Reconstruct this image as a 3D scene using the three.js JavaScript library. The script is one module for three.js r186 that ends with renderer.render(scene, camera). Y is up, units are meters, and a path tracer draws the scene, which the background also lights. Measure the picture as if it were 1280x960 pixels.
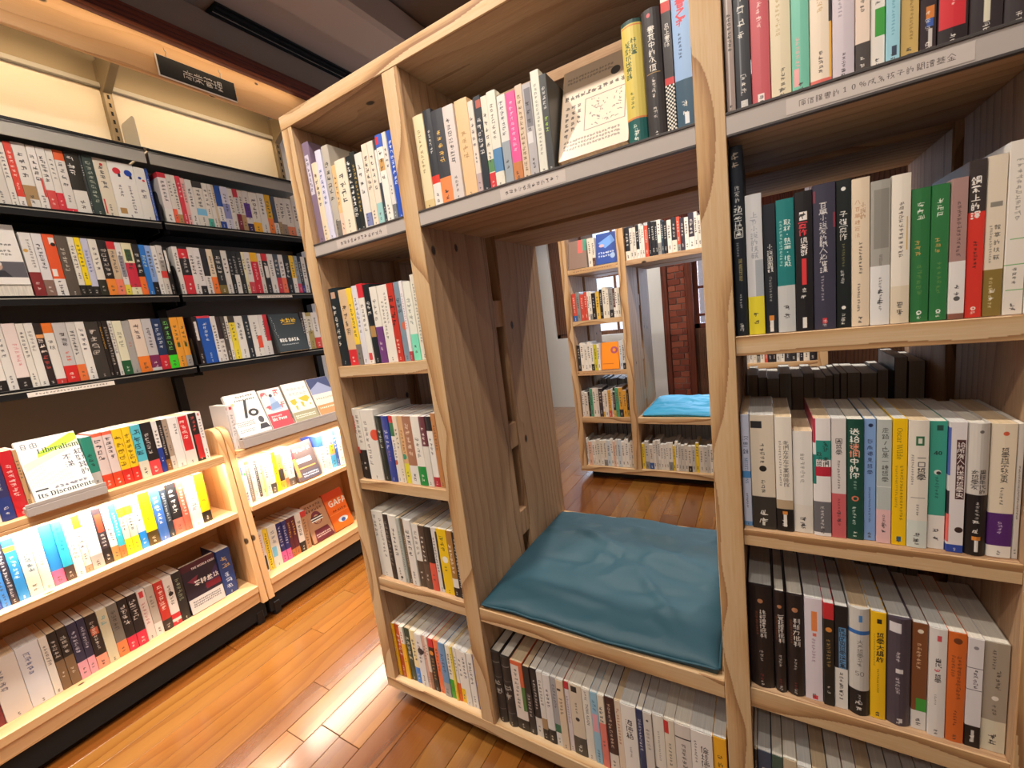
import * as THREE from 'three';
import { RectAreaLightUniformsLib } from 'three/addons/lights/RectAreaLightUniformsLib.js';
import { mergeGeometries } from 'three/addons/utils/BufferGeometryUtils.js';

// ------------------------------------------------------------------ camera, exposure, lights
const scene = new THREE.Scene();
const camera = new THREE.PerspectiveCamera(2 * Math.atan(480 / 527) * 180 / Math.PI, 4 / 3, 0.02, 60);
camera.position.set(1.1129, 1.2112, 0.7983);
camera.rotation.set(-0.1534, 0.5443, -0.1255, 'YXZ');
camera.updateMatrixWorld(true);
scene.background = new THREE.Color(0.75, 0.87, 1.0);          // overcast daylight outside the windows
scene.backgroundIntensity = 1.6;
const renderer = new THREE.WebGLRenderer({ antialias: true });
renderer.toneMapping = THREE.LinearToneMapping;
renderer.toneMappingExposure = 1.0;
renderer.shadowMap.enabled = true;
RectAreaLightUniformsLib.init();
const LIGHT = {                                                 // one place for every light level
  spot: 7.2, spotColor: '#fff2e4', panel: 0.62, fillColor: '#fff3e6', led: 27, ledColor: '#ffe0b4',
  shelfLed: 290, shelfLedColor: '#fff0dc', window: 15, windowColor: '#d3e4ff',
};

// ------------------------------------------------------------------ random numbers and noise
function rng(seed) { let s = seed | 0; return () => { s = (s + 0x6d2b79f5) | 0; let t = Math.imul(s ^ (s >>> 15), 1 | s); t = (t + Math.imul(t ^ (t >>> 7), 61 | t)) ^ t; return ((t ^ (t >>> 14)) >>> 0) / 4294967296; }; }
const hash2 = (x, y, s) => { let h = Math.imul(x | 0, 374761393) + Math.imul(y | 0, 668265263) + Math.imul(s | 0, 974634777); h = Math.imul(h ^ (h >>> 13), 1274126177); return ((h ^ (h >>> 16)) >>> 0) / 4294967296; };
function noise2(x, y, s = 0) {
  const ix = Math.floor(x), iy = Math.floor(y), fx = x - ix, fy = y - iy, u = fx * fx * (3 - 2 * fx), v = fy * fy * (3 - 2 * fy);
  const a = hash2(ix, iy, s), b = hash2(ix + 1, iy, s), c = hash2(ix, iy + 1, s), d = hash2(ix + 1, iy + 1, s);
  return a + (b - a) * u + (c - a) * v + (a - b - c + d) * u * v;
}
const fbm = (x, y, s = 0, n = 4) => { let t = 0, a = 0.5; for (let i = 0; i < n; i++, x *= 2.03, y *= 2.03, a *= 0.5) t += a * noise2(x, y, s + i * 17); return t; };
const lerp = (a, b, t) => a + (b - a) * t, clamp = (x, a = 0, b = 1) => Math.min(b, Math.max(a, x)), smooth = (a, b, x) => { const t = clamp((x - a) / (b - a)); return t * t * (3 - 2 * t); };
const hexRGB = (h) => [1, 3, 5].map((i) => parseInt(h.slice(i, i + 2), 16));

// ------------------------------------------------------------------ textures and materials
function dataTexture(w, h, f, srgb = true) {
  const d = new Uint8Array(w * h * 4);
  for (let y = 0; y < h; y++) for (let x = 0; x < w; x++) { const c = f(x / w, y / h), o = (y * w + x) * 4; d[o] = c[0]; d[o + 1] = c[1]; d[o + 2] = c[2]; d[o + 3] = 255; }
  const t = new THREE.DataTexture(d, w, h); t.magFilter = t.minFilter = THREE.LinearFilter; t.wrapS = t.wrapT = THREE.MirroredRepeatWrapping;
  if (srgb) t.colorSpace = THREE.SRGBColorSpace; t.needsUpdate = true; return t;
}
// timber: u runs 2 m along the grain, v 0.6 m across it
const WOOD_U = 2.0, WOOD_V = 0.6;
function woodTexture({ light, mid, dark, rings = 26, wander = 0.05, contrast = 0.6, fibre = 0.25, knots = 0, seed = 1, w = 1024, h = 512 }) {
  const L = hexRGB(light), M = hexRGB(mid), D = hexRGB(dark), R = rng(seed), ks = [];
  for (let i = 0; i < knots; i++) ks.push([R() * WOOD_U, R() * WOOD_V, 0.006 + R() * 0.006]);
  return dataTexture(w, h, (u, v) => {
    const X = u * WOOD_U, Y = v * WOOD_V;
    let y = Y + wander * (fbm(X * 1.3, Y * 2.2, seed) - 0.5) + 0.05 * (noise2(X * 0.25, Y * 9, seed + 2) - 0.5) + 0.012 * (noise2(X * 5, Y * 9, seed + 5) - 0.5), kn = 0;
    for (const [kx, ky, kr] of ks) { const dx = (X - kx) / 3.2, dy = Y - ky, q = Math.hypot(dx, dy); y += (dy >= 0 ? 1 : -1) * 0.014 * Math.exp(-q * q / (kr * kr * 5)); const e = Math.hypot((X - kx) / 1.5, dy) / kr; kn = Math.max(kn, smooth(1.05, 0.55, e)); }
    // growth rings cut at a shallow angle: long cathedral arches in places, straight lines elsewhere
    const arch = 0.016 * Math.abs(Math.sin(X * 1.7 + seed)) * Math.sin(Y * 11 + seed * 2 + 2 * noise2(X * 0.9, Y * 3, seed + 3));
    const ph = (y + arch) * rings, fr = ph - Math.floor(ph), ring = Math.pow(fr, 3.2) * (0.45 + 0.75 * noise2(Math.floor(ph) * 3.7, X * 0.6, seed + 9));
    const fine = noise2(X * 14, Y * 620, seed + 21) * 0.6 + noise2(X * 60, Y * 900, seed + 22) * 0.4;
    const broad = fbm(X * 1.1, Y * 7, seed + 31, 3);
    const t = clamp(ring * contrast + (fine - 0.5) * fibre + (broad - 0.45) * 0.5 + 0.22);
    const c = [0, 1, 2].map((i) => t < 0.5 ? lerp(L[i], M[i], t * 2) : lerp(M[i], D[i], t * 2 - 1));
    return kn > 0 ? c.map((x, i) => lerp(x, D[i] * 0.38, kn * 0.9)) : c;
  });
}
const std = (o) => new THREE.MeshStandardMaterial(o), phys = (o) => new THREE.MeshPhysicalMaterial(o);
const texShelf = woodTexture({ light: '#d4bb97', mid: '#c29b6c', dark: '#8f6640', rings: 24, wander: 0.2, contrast: 0.9, fibre: 0.3, seed: 11 });
const texShadeBrown = woodTexture({ light: '#c2a17e', mid: '#a98562', dark: '#77563c', rings: 30, wander: 0.13, contrast: 0.6, fibre: 0.45, knots: 15, seed: 23 });
const texPine = woodTexture({ light: '#e6bd8b', mid: '#d8a873', dark: '#a87345', rings: 16, wander: 0.12, contrast: 0.42, fibre: 0.2, knots: 8, seed: 37 });
const texTeak = woodTexture({ light: '#93662d', mid: '#75491c', dark: '#47290e', rings: 11, wander: 0.2, contrast: 0.36, fibre: 0.18, seed: 41 });
const texDark = woodTexture({ light: '#7a5138', mid: '#5f3c28', dark: '#301c12', rings: 40, wander: 0.05, contrast: 0.8, fibre: 0.5, seed: 53, w: 512, h: 256 });
const M = {
  shelf: std({ name: 'ash_timber', map: texShelf, roughness: 0.62, bumpMap: texShelf, bumpScale: 0.0002 }),
  niche: std({ name: 'shade_browned_timber', map: texShadeBrown, roughness: 0.7, bumpMap: texShadeBrown, bumpScale: 0.0003 }),  // inside shade of the pale bookcase timber is mixed into this brown
  pine: std({ name: 'pine_timber', map: texPine, roughness: 0.55 }),
  darkWood: std({ name: 'dark_timber', map: texDark, roughness: 0.6 }),
  redWood: std({ name: 'red_brown_timber', map: texDark, color: '#ffb59a', roughness: 0.65 }),
  teak: ['#ffffff', '#dcbfa2', '#fff0cf'].map((c, i) => phys({ name: 'teak_floor_' + i, map: texTeak, color: c, roughness: 0.24, ior: 1.85, clearcoat: 1, clearcoatRoughness: 0.16 })),
  black: std({ name: 'black_metal', color: '#17181a', roughness: 0.42, metalness: 0.3 }),
  blackMatt: std({ name: 'black_board', color: '#141211', roughness: 0.8 }),
  greyMetal: std({ name: 'grey_metal', color: '#a9a69c', roughness: 0.5, metalness: 0.2 }),
  bronze: std({ name: 'bronze_metal', color: '#8f8168', roughness: 0.45, metalness: 0.45 }),
  wallGrey: std({ name: 'grey_brown_board', color: '#7b7066', roughness: 0.85 }),
  cream: std({ name: 'cream_panel', color: '#f1e8d2', roughness: 0.75 }),
  white: std({ name: 'white_plaster', color: '#dcdedd', roughness: 0.9 }),
  ceil: std({ name: 'brown_grey_plaster', color: '#a29184', roughness: 0.92 }),
  ceilDark: std({ name: 'dark_slab', color: '#6a5d55', roughness: 0.95 }),
  rail: std({ name: 'grey_plastic', color: '#b5aca6', roughness: 0.5 }),
  railEdge: std({ name: 'dark_plastic', color: '#45403f', roughness: 0.5 }),
  brick: ['#8a4634', '#7a3b2c', '#96523d'].map((c, i) => std({ name: 'red_brick_' + i, color: c, roughness: 0.9 })),
  mortar: std({ name: 'mortar', color: '#9d8a80', roughness: 1 }),
  glass: phys({ name: 'window_glass', color: '#ffffff', transmission: 1, thickness: 0, roughness: 0.02 }),
};
const pageTex = dataTexture(128, 128, (u, v) => { const n = 0.9 + 0.1 * noise2(u * 70, v * 1.5, 5) - 0.04 * noise2(u * 20, v * 2, 6); return [236 * n, 230 * n, 216 * n]; });
const pageTexGrey = dataTexture(128, 128, (u, v) => { const n = 0.9 + 0.1 * noise2(u * 70, v * 1.5, 8) - 0.04 * noise2(u * 20, v * 2, 9); return [220 * n, 219 * n, 214 * n]; });
M.pages = [std({ name: 'cream_pages', map: pageTex, roughness: 0.9 }), std({ name: 'white_pages', map: pageTexGrey, roughness: 0.9 }), std({ name: 'buff_pages', map: pageTex, color: '#f0dcc0', roughness: 0.9 })];
const fabricTex = dataTexture(512, 512, (u, v) => { const n = 0.93 + 0.07 * hash2(u * 512, v * 512, 3) , b = fbm(u * 5, v * 5, 12, 3); return [lerp(30, 44, b) * n, lerp(74, 82, b) * n, lerp(88, 98, b) * n]; });
M.cushion = phys({ name: 'teal_satin', map: fabricTex, roughness: 0.62, sheen: 0.5, sheenRoughness: 0.4, sheenColor: new THREE.Color('#7fb4d8') });
M.cushionBlue = phys({ name: 'blue_satin', color: '#3aa0cf', roughness: 0.55, sheen: 0.4, sheenRoughness: 0.5, sheenColor: new THREE.Color('#a8dcf2') });

// ------------------------------------------------------------------ geometry helpers
// a box with chamfered edges; uv in metres along the grain axis (0 x, 1 y, 2 z)
function cbox(x0, x1, y0, y1, z0, z1, ch = 0.0015, grain = 0, seed = 0) {
  const lo = [Math.min(x0, x1), Math.min(y0, y1), Math.min(z0, z1)], hi = [Math.max(x0, x1), Math.max(y0, y1), Math.max(z0, z1)];
  ch = Math.min(ch, ...[0, 1, 2].map((i) => (hi[i] - lo[i]) * 0.3));
  const P = [], N = [], UV = [], ou = hash2(seed, 1, 77) * 2, ov = hash2(seed, 2, 77) * 0.6;
  const corner = (s, axis) => [0, 1, 2].map((i) => (s[i] > 0 ? hi[i] : lo[i]) - (i === axis ? 0 : s[i] * ch));
  const poly = (pts) => {
    const a = new THREE.Vector3(...pts[0]), b = new THREE.Vector3(...pts[1]), c = new THREE.Vector3(...pts[2]), n = b.clone().sub(a).cross(c.clone().sub(a)).normalize();
    const mid = pts.reduce((m, p) => m.map((x, i) => x + p[i] / pts.length), [0, 0, 0]);
    if (n.dot(new THREE.Vector3(...mid.map((m, i) => m - (lo[i] + hi[i]) / 2))) < 0) { pts = [...pts].reverse(); n.negate(); }
    const ax = [Math.abs(n.x), Math.abs(n.y), Math.abs(n.z)], main = ax.indexOf(Math.max(...ax)), rest = [0, 1, 2].filter((i) => i !== main);
    const gu = main === grain ? rest[0] : grain, gv = rest.find((i) => i !== gu);
    for (let i = 1; i + 1 < pts.length; i++) for (const p of [pts[0], pts[i], pts[i + 1]]) { P.push(...p); N.push(n.x, n.y, n.z); UV.push(p[gu] / WOOD_U + ou + main * 0.31, p[gv] / WOOD_V + ov + main * 0.17); }
  };
  for (let a = 0; a < 3; a++) for (const s of [-1, 1]) {
    const [b, c] = [(a + 1) % 3, (a + 2) % 3], q = [[-1, -1], [1, -1], [1, 1], [-1, 1]].map(([i, j]) => { const t = [0, 0, 0]; t[a] = s; t[b] = i; t[c] = j; return corner(t, a); });
    poly(q);
    for (const t of [-1, 1]) { if (ch <= 0) continue; const e = [-1, 1].map((k) => { const v = [0, 0, 0]; v[a] = s; v[b] = t; v[c] = k; return v; }); poly([corner(e[0], a), corner(e[1], a), corner(e[1], b), corner(e[0], b)]); }
  }
  if (ch > 0) for (const i of [-1, 1]) for (const j of [-1, 1]) for (const k of [-1, 1]) poly([0, 1, 2].map((a) => corner([i, j, k], a)));
  const g = new THREE.BufferGeometry();
  g.setAttribute('position', new THREE.Float32BufferAttribute(P, 3)); g.setAttribute('normal', new THREE.Float32BufferAttribute(N, 3)); g.setAttribute('uv', new THREE.Float32BufferAttribute(UV, 2));
  return g;
}
const taken = new Map();
function numbered(name) { const n = taken.get(name) ?? 0; taken.set(name, n + 1); return n ? `${name}_${String(n).padStart(3, '0')}` : name; }
function mesh(name, geometry, material, parent) { const m = new THREE.Mesh(geometry, material); m.name = parent === scene ? numbered(name) : name; m.castShadow = m.receiveShadow = true; parent.add(m); return m; }
function thing(name, label, category, pos = [0, 0, 0], turn = 0, group) {
  const o = new THREE.Group(); o.name = numbered(name); o.position.set(...pos); o.rotation.y = turn; o.userData = { label, category }; if (group) o.userData.group = group; scene.add(o); return o;
}
function structure(name, label, category, geometry, material) { const m = geometry ? mesh(name, geometry, material, scene) : thing(name, label, category); m.userData = { label, category, kind: 'structure' }; return m; }
const tag = (o, label, category, group) => { o.userData = { ...o.userData, label, category }; if (group) o.userData.group = group; return o; };
let bs = 1;                                                     // a new grain offset for every board
const board = (name, parent, mat, x0, x1, y0, y1, z0, z1, grain = 0, ch = 0.002) => mesh(name, cbox(x0, x1, y0, y1, z0, z1, ch, grain, bs++), mat, parent);
// where along a straight line base + t * dir the column of photo pixels u is crossed
const camInv = new THREE.Matrix4().makeRotationFromEuler(new THREE.Euler(-0.1534, 0.5443, -0.1255, 'YXZ')).setPosition(1.1129, 1.2112, 0.7983).invert();
function alongLine(u, base, dir) {
  const a = new THREE.Vector3(...base).applyMatrix4(camInv), b = new THREE.Vector3(base[0] + dir[0], base[1] + dir[1], base[2] + dir[2]).applyMatrix4(camInv).sub(a);
  return -(527 * a.x + (u - 640) * a.z) / (527 * b.x + (u - 640) * b.z);
}
// ------------------------------------------------------------------ brush-stroke lettering (no CJK font is available, so the characters are drawn stroke by stroke)
const PARTS = {                                                 // strokes on an 8 x 8 grid: digit pairs x y
  口: '1117 1171 7177 1777', 日: '2028 2060 6068 2868 2464', 月: '202508 2060 606857 2262 2464', 白: '4031 2228 2262 6268 2868 2565', 目: '2028 2060 6068 2868 2363 2565',
  田: '1117 1171 7177 1777 4147 1474', 木: '0282 4048 4307 4387', 禾: '6121 0383 4148 4407 4487', 米: '1122 7162 0484 4048 4417 4477', 王: '0181 0484 0787 4147', 土: '1373 4047 0787',
  金: '4004 4084 2454 1676 4448 2738 6758 0888', 言: '3142 0282 1464 1565 1718 1767 6768 1868', 糸: '4022 2252 5225 1565 4548 2617 6677', 人: '4008 4288', 亻: '6023 4348', 彳: '5022 6034 4448',
  宀: '4041 0106 0181 8185', 艹: '0484 2018 6068', 竹: '2003 1252 3336 6043 5282 7376', 心: '1517 2427 2767 6766 4344 7475', 阝: '2028 2060 6034 3464 6446', 女: '4016 1677 6136 3607 0383', 子: '1161 6143 4347 4736 0484',
  大: '0383 4044 4408 4488', 小: '4047 4736 2415 6475', 中: '1215 1272 7275 1575 4048', 上: '4047 4474 0787', 不: '0181 4106 4148 4475', 勺: '2004 2363 6357 5746 3445', 聿: '1171 7175 0383 1575 0787 4048',
  學頭: '1115 1131 1333 7175 7151 7353 3051 5031 3354 5334 0608 0686 8688', 扌: '1272 4047 4736 1563', 斤: '7011 1108 1373 5358', 史: '1115 1171 7175 1575 4046 4608 2388', 世: '0383 1017 1787 4045 7045 4575',
  介: '4013 4083 3418 6468', 戶: '6020 1272 1208 7275 1575', 一: '0484', 走: '1171 4042 0383 4347 4575 2408 2788', 足: '1113 1161 6163 1363 4347 4575 2528 0887', 各頭: '3013 2262 6208 3488', 也: '0363 6365 4045 1318 1888 8886',
  疋: '0181 4147 4474 2408 2688', 重: '6121 0282 1315 1373 7375 1575 1474 4048 0888', 黑: '1014 1070 7074 1474 1272 4047 1575 0686 0718 2728 4748 6778', 立: '4041 0282 2225 6255 0787', 年: '2003 1272 1474 1416 0686 4048',
  弋: '0383 3035 3588 8886 6071', 豕: '1070 4014 3246 4638 2506 6345 4478', 與: '1016 1030 1333 7076 7050 5373 0686 2708 5788 4044 4163', 示: '2060 0383 4347 4736 2506 6485', 老: '1151 3033 0363 7007', 攵: '3013 1373 6308 2588',
  火: '1223 7153 4043 4308 4388', 共: '0282 2025 6065 0585 2607 5678', 乍: '3004 2282 4248 4474 4676', 关: '2031 6051 1262 0484 4208 4488', 忄: '1213 6263 4048', 罔: '1018 1080 8088 3142 6151 2363 4346 2666', 尔: '3003 2181 8173 4147 4736 2415 6475',
  土土: '1161 3033 0373 1565 3538 0878', 亍: '1161 0373 4347 4736', 角: '3013 2161 6132 1308 1373 7378 1575 4348', 儿: '3034 3407 5057 5787 8785', 禺: '1014 1070 7074 1474 1272 4047 0508 0585 8588 2767', 冗: '0204 0282 8284 3508 3565 6567 6787',
  彔: '1161 6163 1363 0484 4448 2516 6467 2707 6678', 我: '5011 0383 3047 3736 0654 5067 6788 8886 7071', 門: '1018 1030 1232 3034 1434 5080 8088 5054 5282 5484', 在框: '0282 4008 2448', 主: '4041 0282 1575 4247 0888', 羊: '2031 6051 1272 0484 4248 2666',
  力: '0272 3008 7267 6756', 非: '3038 0232 0434 0636 5058 5282 5484 5686', 食: '4013 4073 2353 2328 2464 2666 2868', 官: '4041 0103 0181 8183 2328 2363 6365 2565 2676 7678 2878', 每: '3012 1181 2206 2272 7268 0686 3434 3757 0484', 四: '1117 1181 8187 1787 3134 5154',
  屯: '0262 2225 6265 2565 3037 3787 8786', 卒: '4041 0181 2224 6264 0585 4548', 生: '2013 2272 4048 2464 0888', 比: '1017 1747 1343 5057 5787 8785 8153', 半: '2022 6052 1373 0585 4048', 刂: '3036 7078 7867', 貫: '1171 1103 0383 7173 2428 2464 6468 2868 2666',
  戔: '0181 3023 2384 7041 0585 3427 2788', 丝: '3012 1232 3214 0434 6042 4262 6244 4474 3616 1636 6646 4676 0808', 康: '4041 0181 0108 2262 6265 1474 2565 4247 2627 6677 2708 5788', 歷: '0080 0008 2131 3136 1555 5161 6136 3808 4668 2888', 侖: '4003 4083 2454 1518 1575 7578 3538 5558 1676',
  文: '4041 0282 2207 6217 1788', 隹: '3013 2228 4051 2272 2464 2666 2878', 耳: '0080 2027 6068 2262 2464 0685', 又: '1171 7108 1388', 才: '0282 5047 4736 4316', 幸: '1171 4042 0282 2233 6253 0484 1676 4448', 丸: '3008 0252 5257 5787 2445', 高: '4041 0181 2224 2262 6264 2464 1518 1575 7578 3737 3656',
  必: '1416 2027 2777 7775 4143 7375 6108', 山: '4046 1417 7477 1777', 囗: '0008 0080 8088 0888', 啚: '2121 2161 6163 2363 0484 1518 1575 7578 3636 3656 5657', 兌: '2012 5071 1315 1363 6365 1565 2607 4547 4787', 面: '0181 4123 1318 1373 7378 1878 3338 5358 3555', 雚: '0181 2022 6062 1232 5272 2548 3436 2464 2666 2868 1428 4448',
  舄: '4021 1115 1171 1333 5373 0505 0676 7668 1718 3738 5758', 具: '2025 2060 6065 2262 2464 0686 2708 5788', 樂: '3021 2124 2151 5154 2454 0133 8163 0585 4548 4508 4588', 咅: '4041 0181 2123 6153 0383 2528 2565 6568 2868', 戠: '1131 0242 1313 1535 1518 1838 5055 5088 8886 0383 7071', 修: '1003 2248 3138 5142 4282 8244 5577 6446 7547 7658',
  果: '2024 2060 6064 2464 2262 0585 4048 4508 4588', 弓: '1161 6163 1363 1315 1565 6557 5747', 單: '1121 1113 2123 1323 5161 5153 6163 5363 2426 2464 6466 2666 2565 0777 4448', 去: '1161 4044 0484 4417 1777 6678', 八: '3007 5088', 百: '0181 4122 2228 2262 6268 2868 2565', 卩又: '1118 1161 6163 1363 2565 6518 2678',
  首: '2021 5041 0282 2328 2363 6368 2868 2565', 寸: '0282 6047 4736 2435', 支: '1272 4044 1464 6408 2488', 岡: '1018 1080 8088 3142 6151 2262 4346 2426 2666 6466', 十冖: '4043 1272 0506 0585 8586', 古: '1272 4044 2448 2464 6468 2868', 事: '0181 2223 2262 6263 2363 1474 7476 0585 1676 4047 4736', 能: '2012 1232 2128 2444 4448 2646 5053 5373 7050 5558 5878 7555',
  對: '1013 3033 0333 2121 0141 0545 2547 0747 5383 7077 7766', 亢: '4041 0282 2418 2464 6467 6787', 馬: '2025 2060 2262 2464 2575 7567 6757 4045 1617 3637 5657', 頁: '0181 4122 2226 2262 6266 2666 2464 3708 5788', 永: '3041 2242 4247 4736 0523 6243 4388', 亘: '0181 2227 2262 6267 2767 2464 0888', 島: '4031 2024 2060 6063 2363 2575 7578 7868 1518 1858 3638', 占: '4043 4363 2428 2464 6468 2868',
  广: '4041 0181 0108', 之: '4041 1171 7115 0538 2888', 雨: '0181 1114 2227 2272 7275 4145 3343 5363', 令: '4004 4084 2454 2666 6647', 寺: '1171 4043 0383 0585 6048 4837 2636', 差: '2031 6051 1272 0383 1454 4208 2676 4648 1888', 工: '1171 4147 0787', 車殳: '0141 0343 0545 2028 5052 5282 7072 5474 7458 5478', 手: '6122 1474 0686 4147 4736', 婁: '1171 2023 6063 0383 4043 1575 3508 6537 0787',
  虍: '4042 4161 0383 0308 8385 3445 5565 2646 3678', 其: '2027 6067 0282 2464 2666 0686 3708 5788', 滿右: '0282 2024 6064 1518 1575 7578 3536 4248 3637', 自: '4031 2128 2161 6168 2868 2464 2666', 由: '1218 1272 7278 1878 4048 1575', 賈: '0181 2123 2363 4143 6163 2428 2464 6468 2868 2666', 冓: '0181 2023 6063 0383 2428 2464 6468 4348 2666 0686', 成: '1272 1208 1454 5447 5066 6688 8886 7071',
  為: '3011 1152 5224 2464 6436 3676 7668 1708 2728 4748 6778', 亥: '4041 0181 3114 1464 6408 5478', 原內: '0080 0008 5142 3236 3272 7276 3676 3474 5358 4637 6677', 商: '4041 0282 2233 6253 0408 0484 8488 3646 2627 2666 6667 3768', 業: '3032 5052 1122 7162 0282 2434 6454 0484 1666 4448 4608 4688', 里: '1015 1070 7075 1575 1272 4048 1777 0888', 豆: '0181 2323 2363 6365 2565 2626 0888',
};
const grid = (s) => s.split(' ').map((k) => { const p = []; for (let i = 0; i + 1 < k.length; i += 2) p.push([+k[i] / 8, +k[i + 1] / 8]); return p; });
const inBox = (g, x0, y0, x1, y1) => g.map((s) => s.map(([x, y]) => [x0 + x * (x1 - x0), y0 + y * (y1 - y0)]));
const part = (a) => typeof a === 'string' ? glyph(a) : a;
const H = (...a) => { const r = typeof a[0] === 'number' ? a.shift() : 0.44; return a.length === 3 ? [...inBox(part(a[0]), 0, 0, .3, 1), ...inBox(part(a[1]), .34, 0, .66, 1), ...inBox(part(a[2]), .7, 0, 1, 1)] : [...inBox(part(a[0]), 0, 0, r - .03, 1), ...inBox(part(a[1]), r + .03, 0, 1, 1)]; };
const V = (...a) => { const r = typeof a[0] === 'number' ? a.shift() : 0.48; return a.length === 3 ? [...inBox(part(a[0]), 0, 0, 1, .3), ...inBox(part(a[1]), 0, .34, 1, .66), ...inBox(part(a[2]), 0, .7, 1, 1)] : [...inBox(part(a[0]), 0, 0, 1, r - .02), ...inBox(part(a[1]), 0, r + .02, 1, 1)]; };
const I = (outer, inner, x0, y0, x1, y1) => [...part(outer), ...inBox(part(inner), x0, y0, x1, y1)];
const WALK = grid('1021 0323 2316 1678');                        // the walking radical on the left and below
const MADE = {
  的: () => H('白', '勺'), 管: () => V(.36, '竹', '官'), 理: () => H(.36, '王', '里'), 原: () => part('原內'), 價: () => H(.25, '亻', '賈'), 購: () => H(.38, '目', '冓'), 書: () => V(.6, '聿', '日'), 孩: () => H('子', '亥'), 閱: () => I('門', '兌', .2, .5, .8, 1), 讀: () => H(.34, '言', V(.25, '土', '賈')), 基: () => V(.66, '其', '土'),
  作: () => H(.3, '亻', '乍'), 家: () => V(.3, '宀', '豕'), 祕: () => H('示', '必'), 密: () => V('宀', '必', '山'), 地: () => H(.36, '土', '也'), 圖: () => I('囗', '啚', .15, .12, .85, .9), 說: () => H(.38, '言', '兌'), 觀: () => H(.56, '雚', '見'), 見: () => V(.6, '目', '儿'), 取: () => H(.55, '耳', '又'), 材: () => H('木', '才'), 執: () => H(.5, '幸', '丸'), 筆: () => V(.36, '竹', '聿'), 推: () => H(.34, '扌', '隹'), 敲: () => H(.58, '高', '攵'),
  寫: () => V(.28, '宀', '舄'), 俱: () => H(.28, '亻', '具'), 部: () => H(.6, '咅', '阝'), 萬: () => V(.3, '艹', '禺'), 職: () => H(.36, '耳', '戠'), 課: () => H(.38, '言', '果'), 彈: () => H(.36, '弓', '單'), 法: () => H(.28, '氵', '去'), 種: () => H(.4, '禾', '重'), 報: () => H(.52, '幸', '卩又'), 導: () => V(.62, '首', '寸'), 技: () => H(.36, '扌', '支'), 藝: () => V(.28, '艹', '執'), 鋼: () => H('金', '岡'), 索: () => V(.36, '十冖', '糸'), 譯: () => H(.38, '言', V(.35, '四', '幸')),
  沉: () => H(.28, '氵', '冗'), 思: () => V(.55, '田', '心'), 錄: () => H(.45, '金', '彔'), 們: () => H(.28, '亻', '門'), 在: () => I('在框', '土', .4, .42, 1, 1), 存: () => I('在框', '子', .42, .4, 1, 1), 義: () => V(.42, '羊', '我'), 咖: () => H('口', '力', '口'), 啡: () => H(.32, '口', '非'), 館: () => H('食', '官'), 學: () => V(.56, '學頭', '子'), 哲: () => V(.56, H('扌', '斤'), '口'), 送: () => [...WALK, ...inBox(part('关'), .32, 0, 1, .8)], 給: () => H('糸', V(.46, '人', '口')), 迷: () => [...WALK, ...inBox(part('米'), .32, 0, 1, .8)], 惘: () => H(.28, '忄', '罔'), 你: () => H(.3, '亻', '尔'),
  街: () => H('彳', '土土', '亍'), 遇: () => [...WALK, ...inBox(part('禺'), .32, 0, 1, .8)], 路: () => H('足', V(.5, '各頭', '口')), 是: () => V(.42, '日', '疋'), 所: () => H(.5, '戶', '斤'), 有: () => [...grid('0282 4008'), ...inBox(part('月'), .3, .4, .95, 1)], 界: () => V(.5, '田', '介'), 暗: () => H(.34, '日', V(.48, '立', '日')), 代: () => H(.3, '亻', '弋'), 宗: () => V(.32, '宀', '示'), 教: () => H(.52, V(.48, '老', '子'), '攵'), 全: () => [...grid('4004 4084'), ...inBox(part('王'), .12, .5, .88, 1)],
  爆: () => H(.34, '火', V(.4, '日', '共')), 炸: () => H(.36, '火', '乍'), 純: () => H('糸', '屯'), 粹: () => H('米', '卒'), 性: () => H(.28, '忄', '生'), 批: () => H(.36, '扌', '比'), 判: () => H(.6, '半', '刂'), 實: () => V(.28, '宀', '貫'), 踐: () => H('足', '戔'), 斷: () => H(.55, '丝', '斤'), 論: () => H(.38, '言', '侖'), 集: () => V(.55, '隹', '木'), 德: () => H(.28, '彳', V('十', '四', '心')), 十: () => grid('0484 4048'), 海: () => H(.28, '氵', '每'), 格: () => H('木', V(.5, '各頭', '口')),
  從: () => H(.3, '彳', V(.4, '人', '走')), 赫: () => H('土', '土土'), 到: () => H(.6, V('一', '口', '土'), '刂'), 好: () => H('女', '子'), 故: () => H(.5, '古', '攵'), 抗: () => H(.36, '扌', '亢'), 嗎: () => H(.32, '口', '馬'), 恆: () => H(.28, '忄', '亘'), 店: () => I('广', '占', .28, .25, .95, 1), 零: () => V(.5, '雨', '令'), 時: () => H(.36, '日', '寺'), 攻: () => H('工', '攵'), 擊: () => V(.6, '車殳', '手'), 數: () => H(.55, '婁', '攵'), 據: () => H(.32, '扌', '虍'), 和: () => H(.55, '禾', '口'), 滿: () => H(.28, '氵', '滿右'), 政: () => H(.5, '疋', '攵'), 治: () => H(.28, '氵', V(.5, '介', '口')), 當: () => V('小', '口', '田'), 氵: () => grid('2132 1435 1748'),
};
const glyphs = new Map();
function glyph(ch) { if (!glyphs.has(ch)) glyphs.set(ch, PARTS[ch] ? grid(PARTS[ch]) : MADE[ch] ? MADE[ch]() : null); return glyphs.get(ch); }
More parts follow.
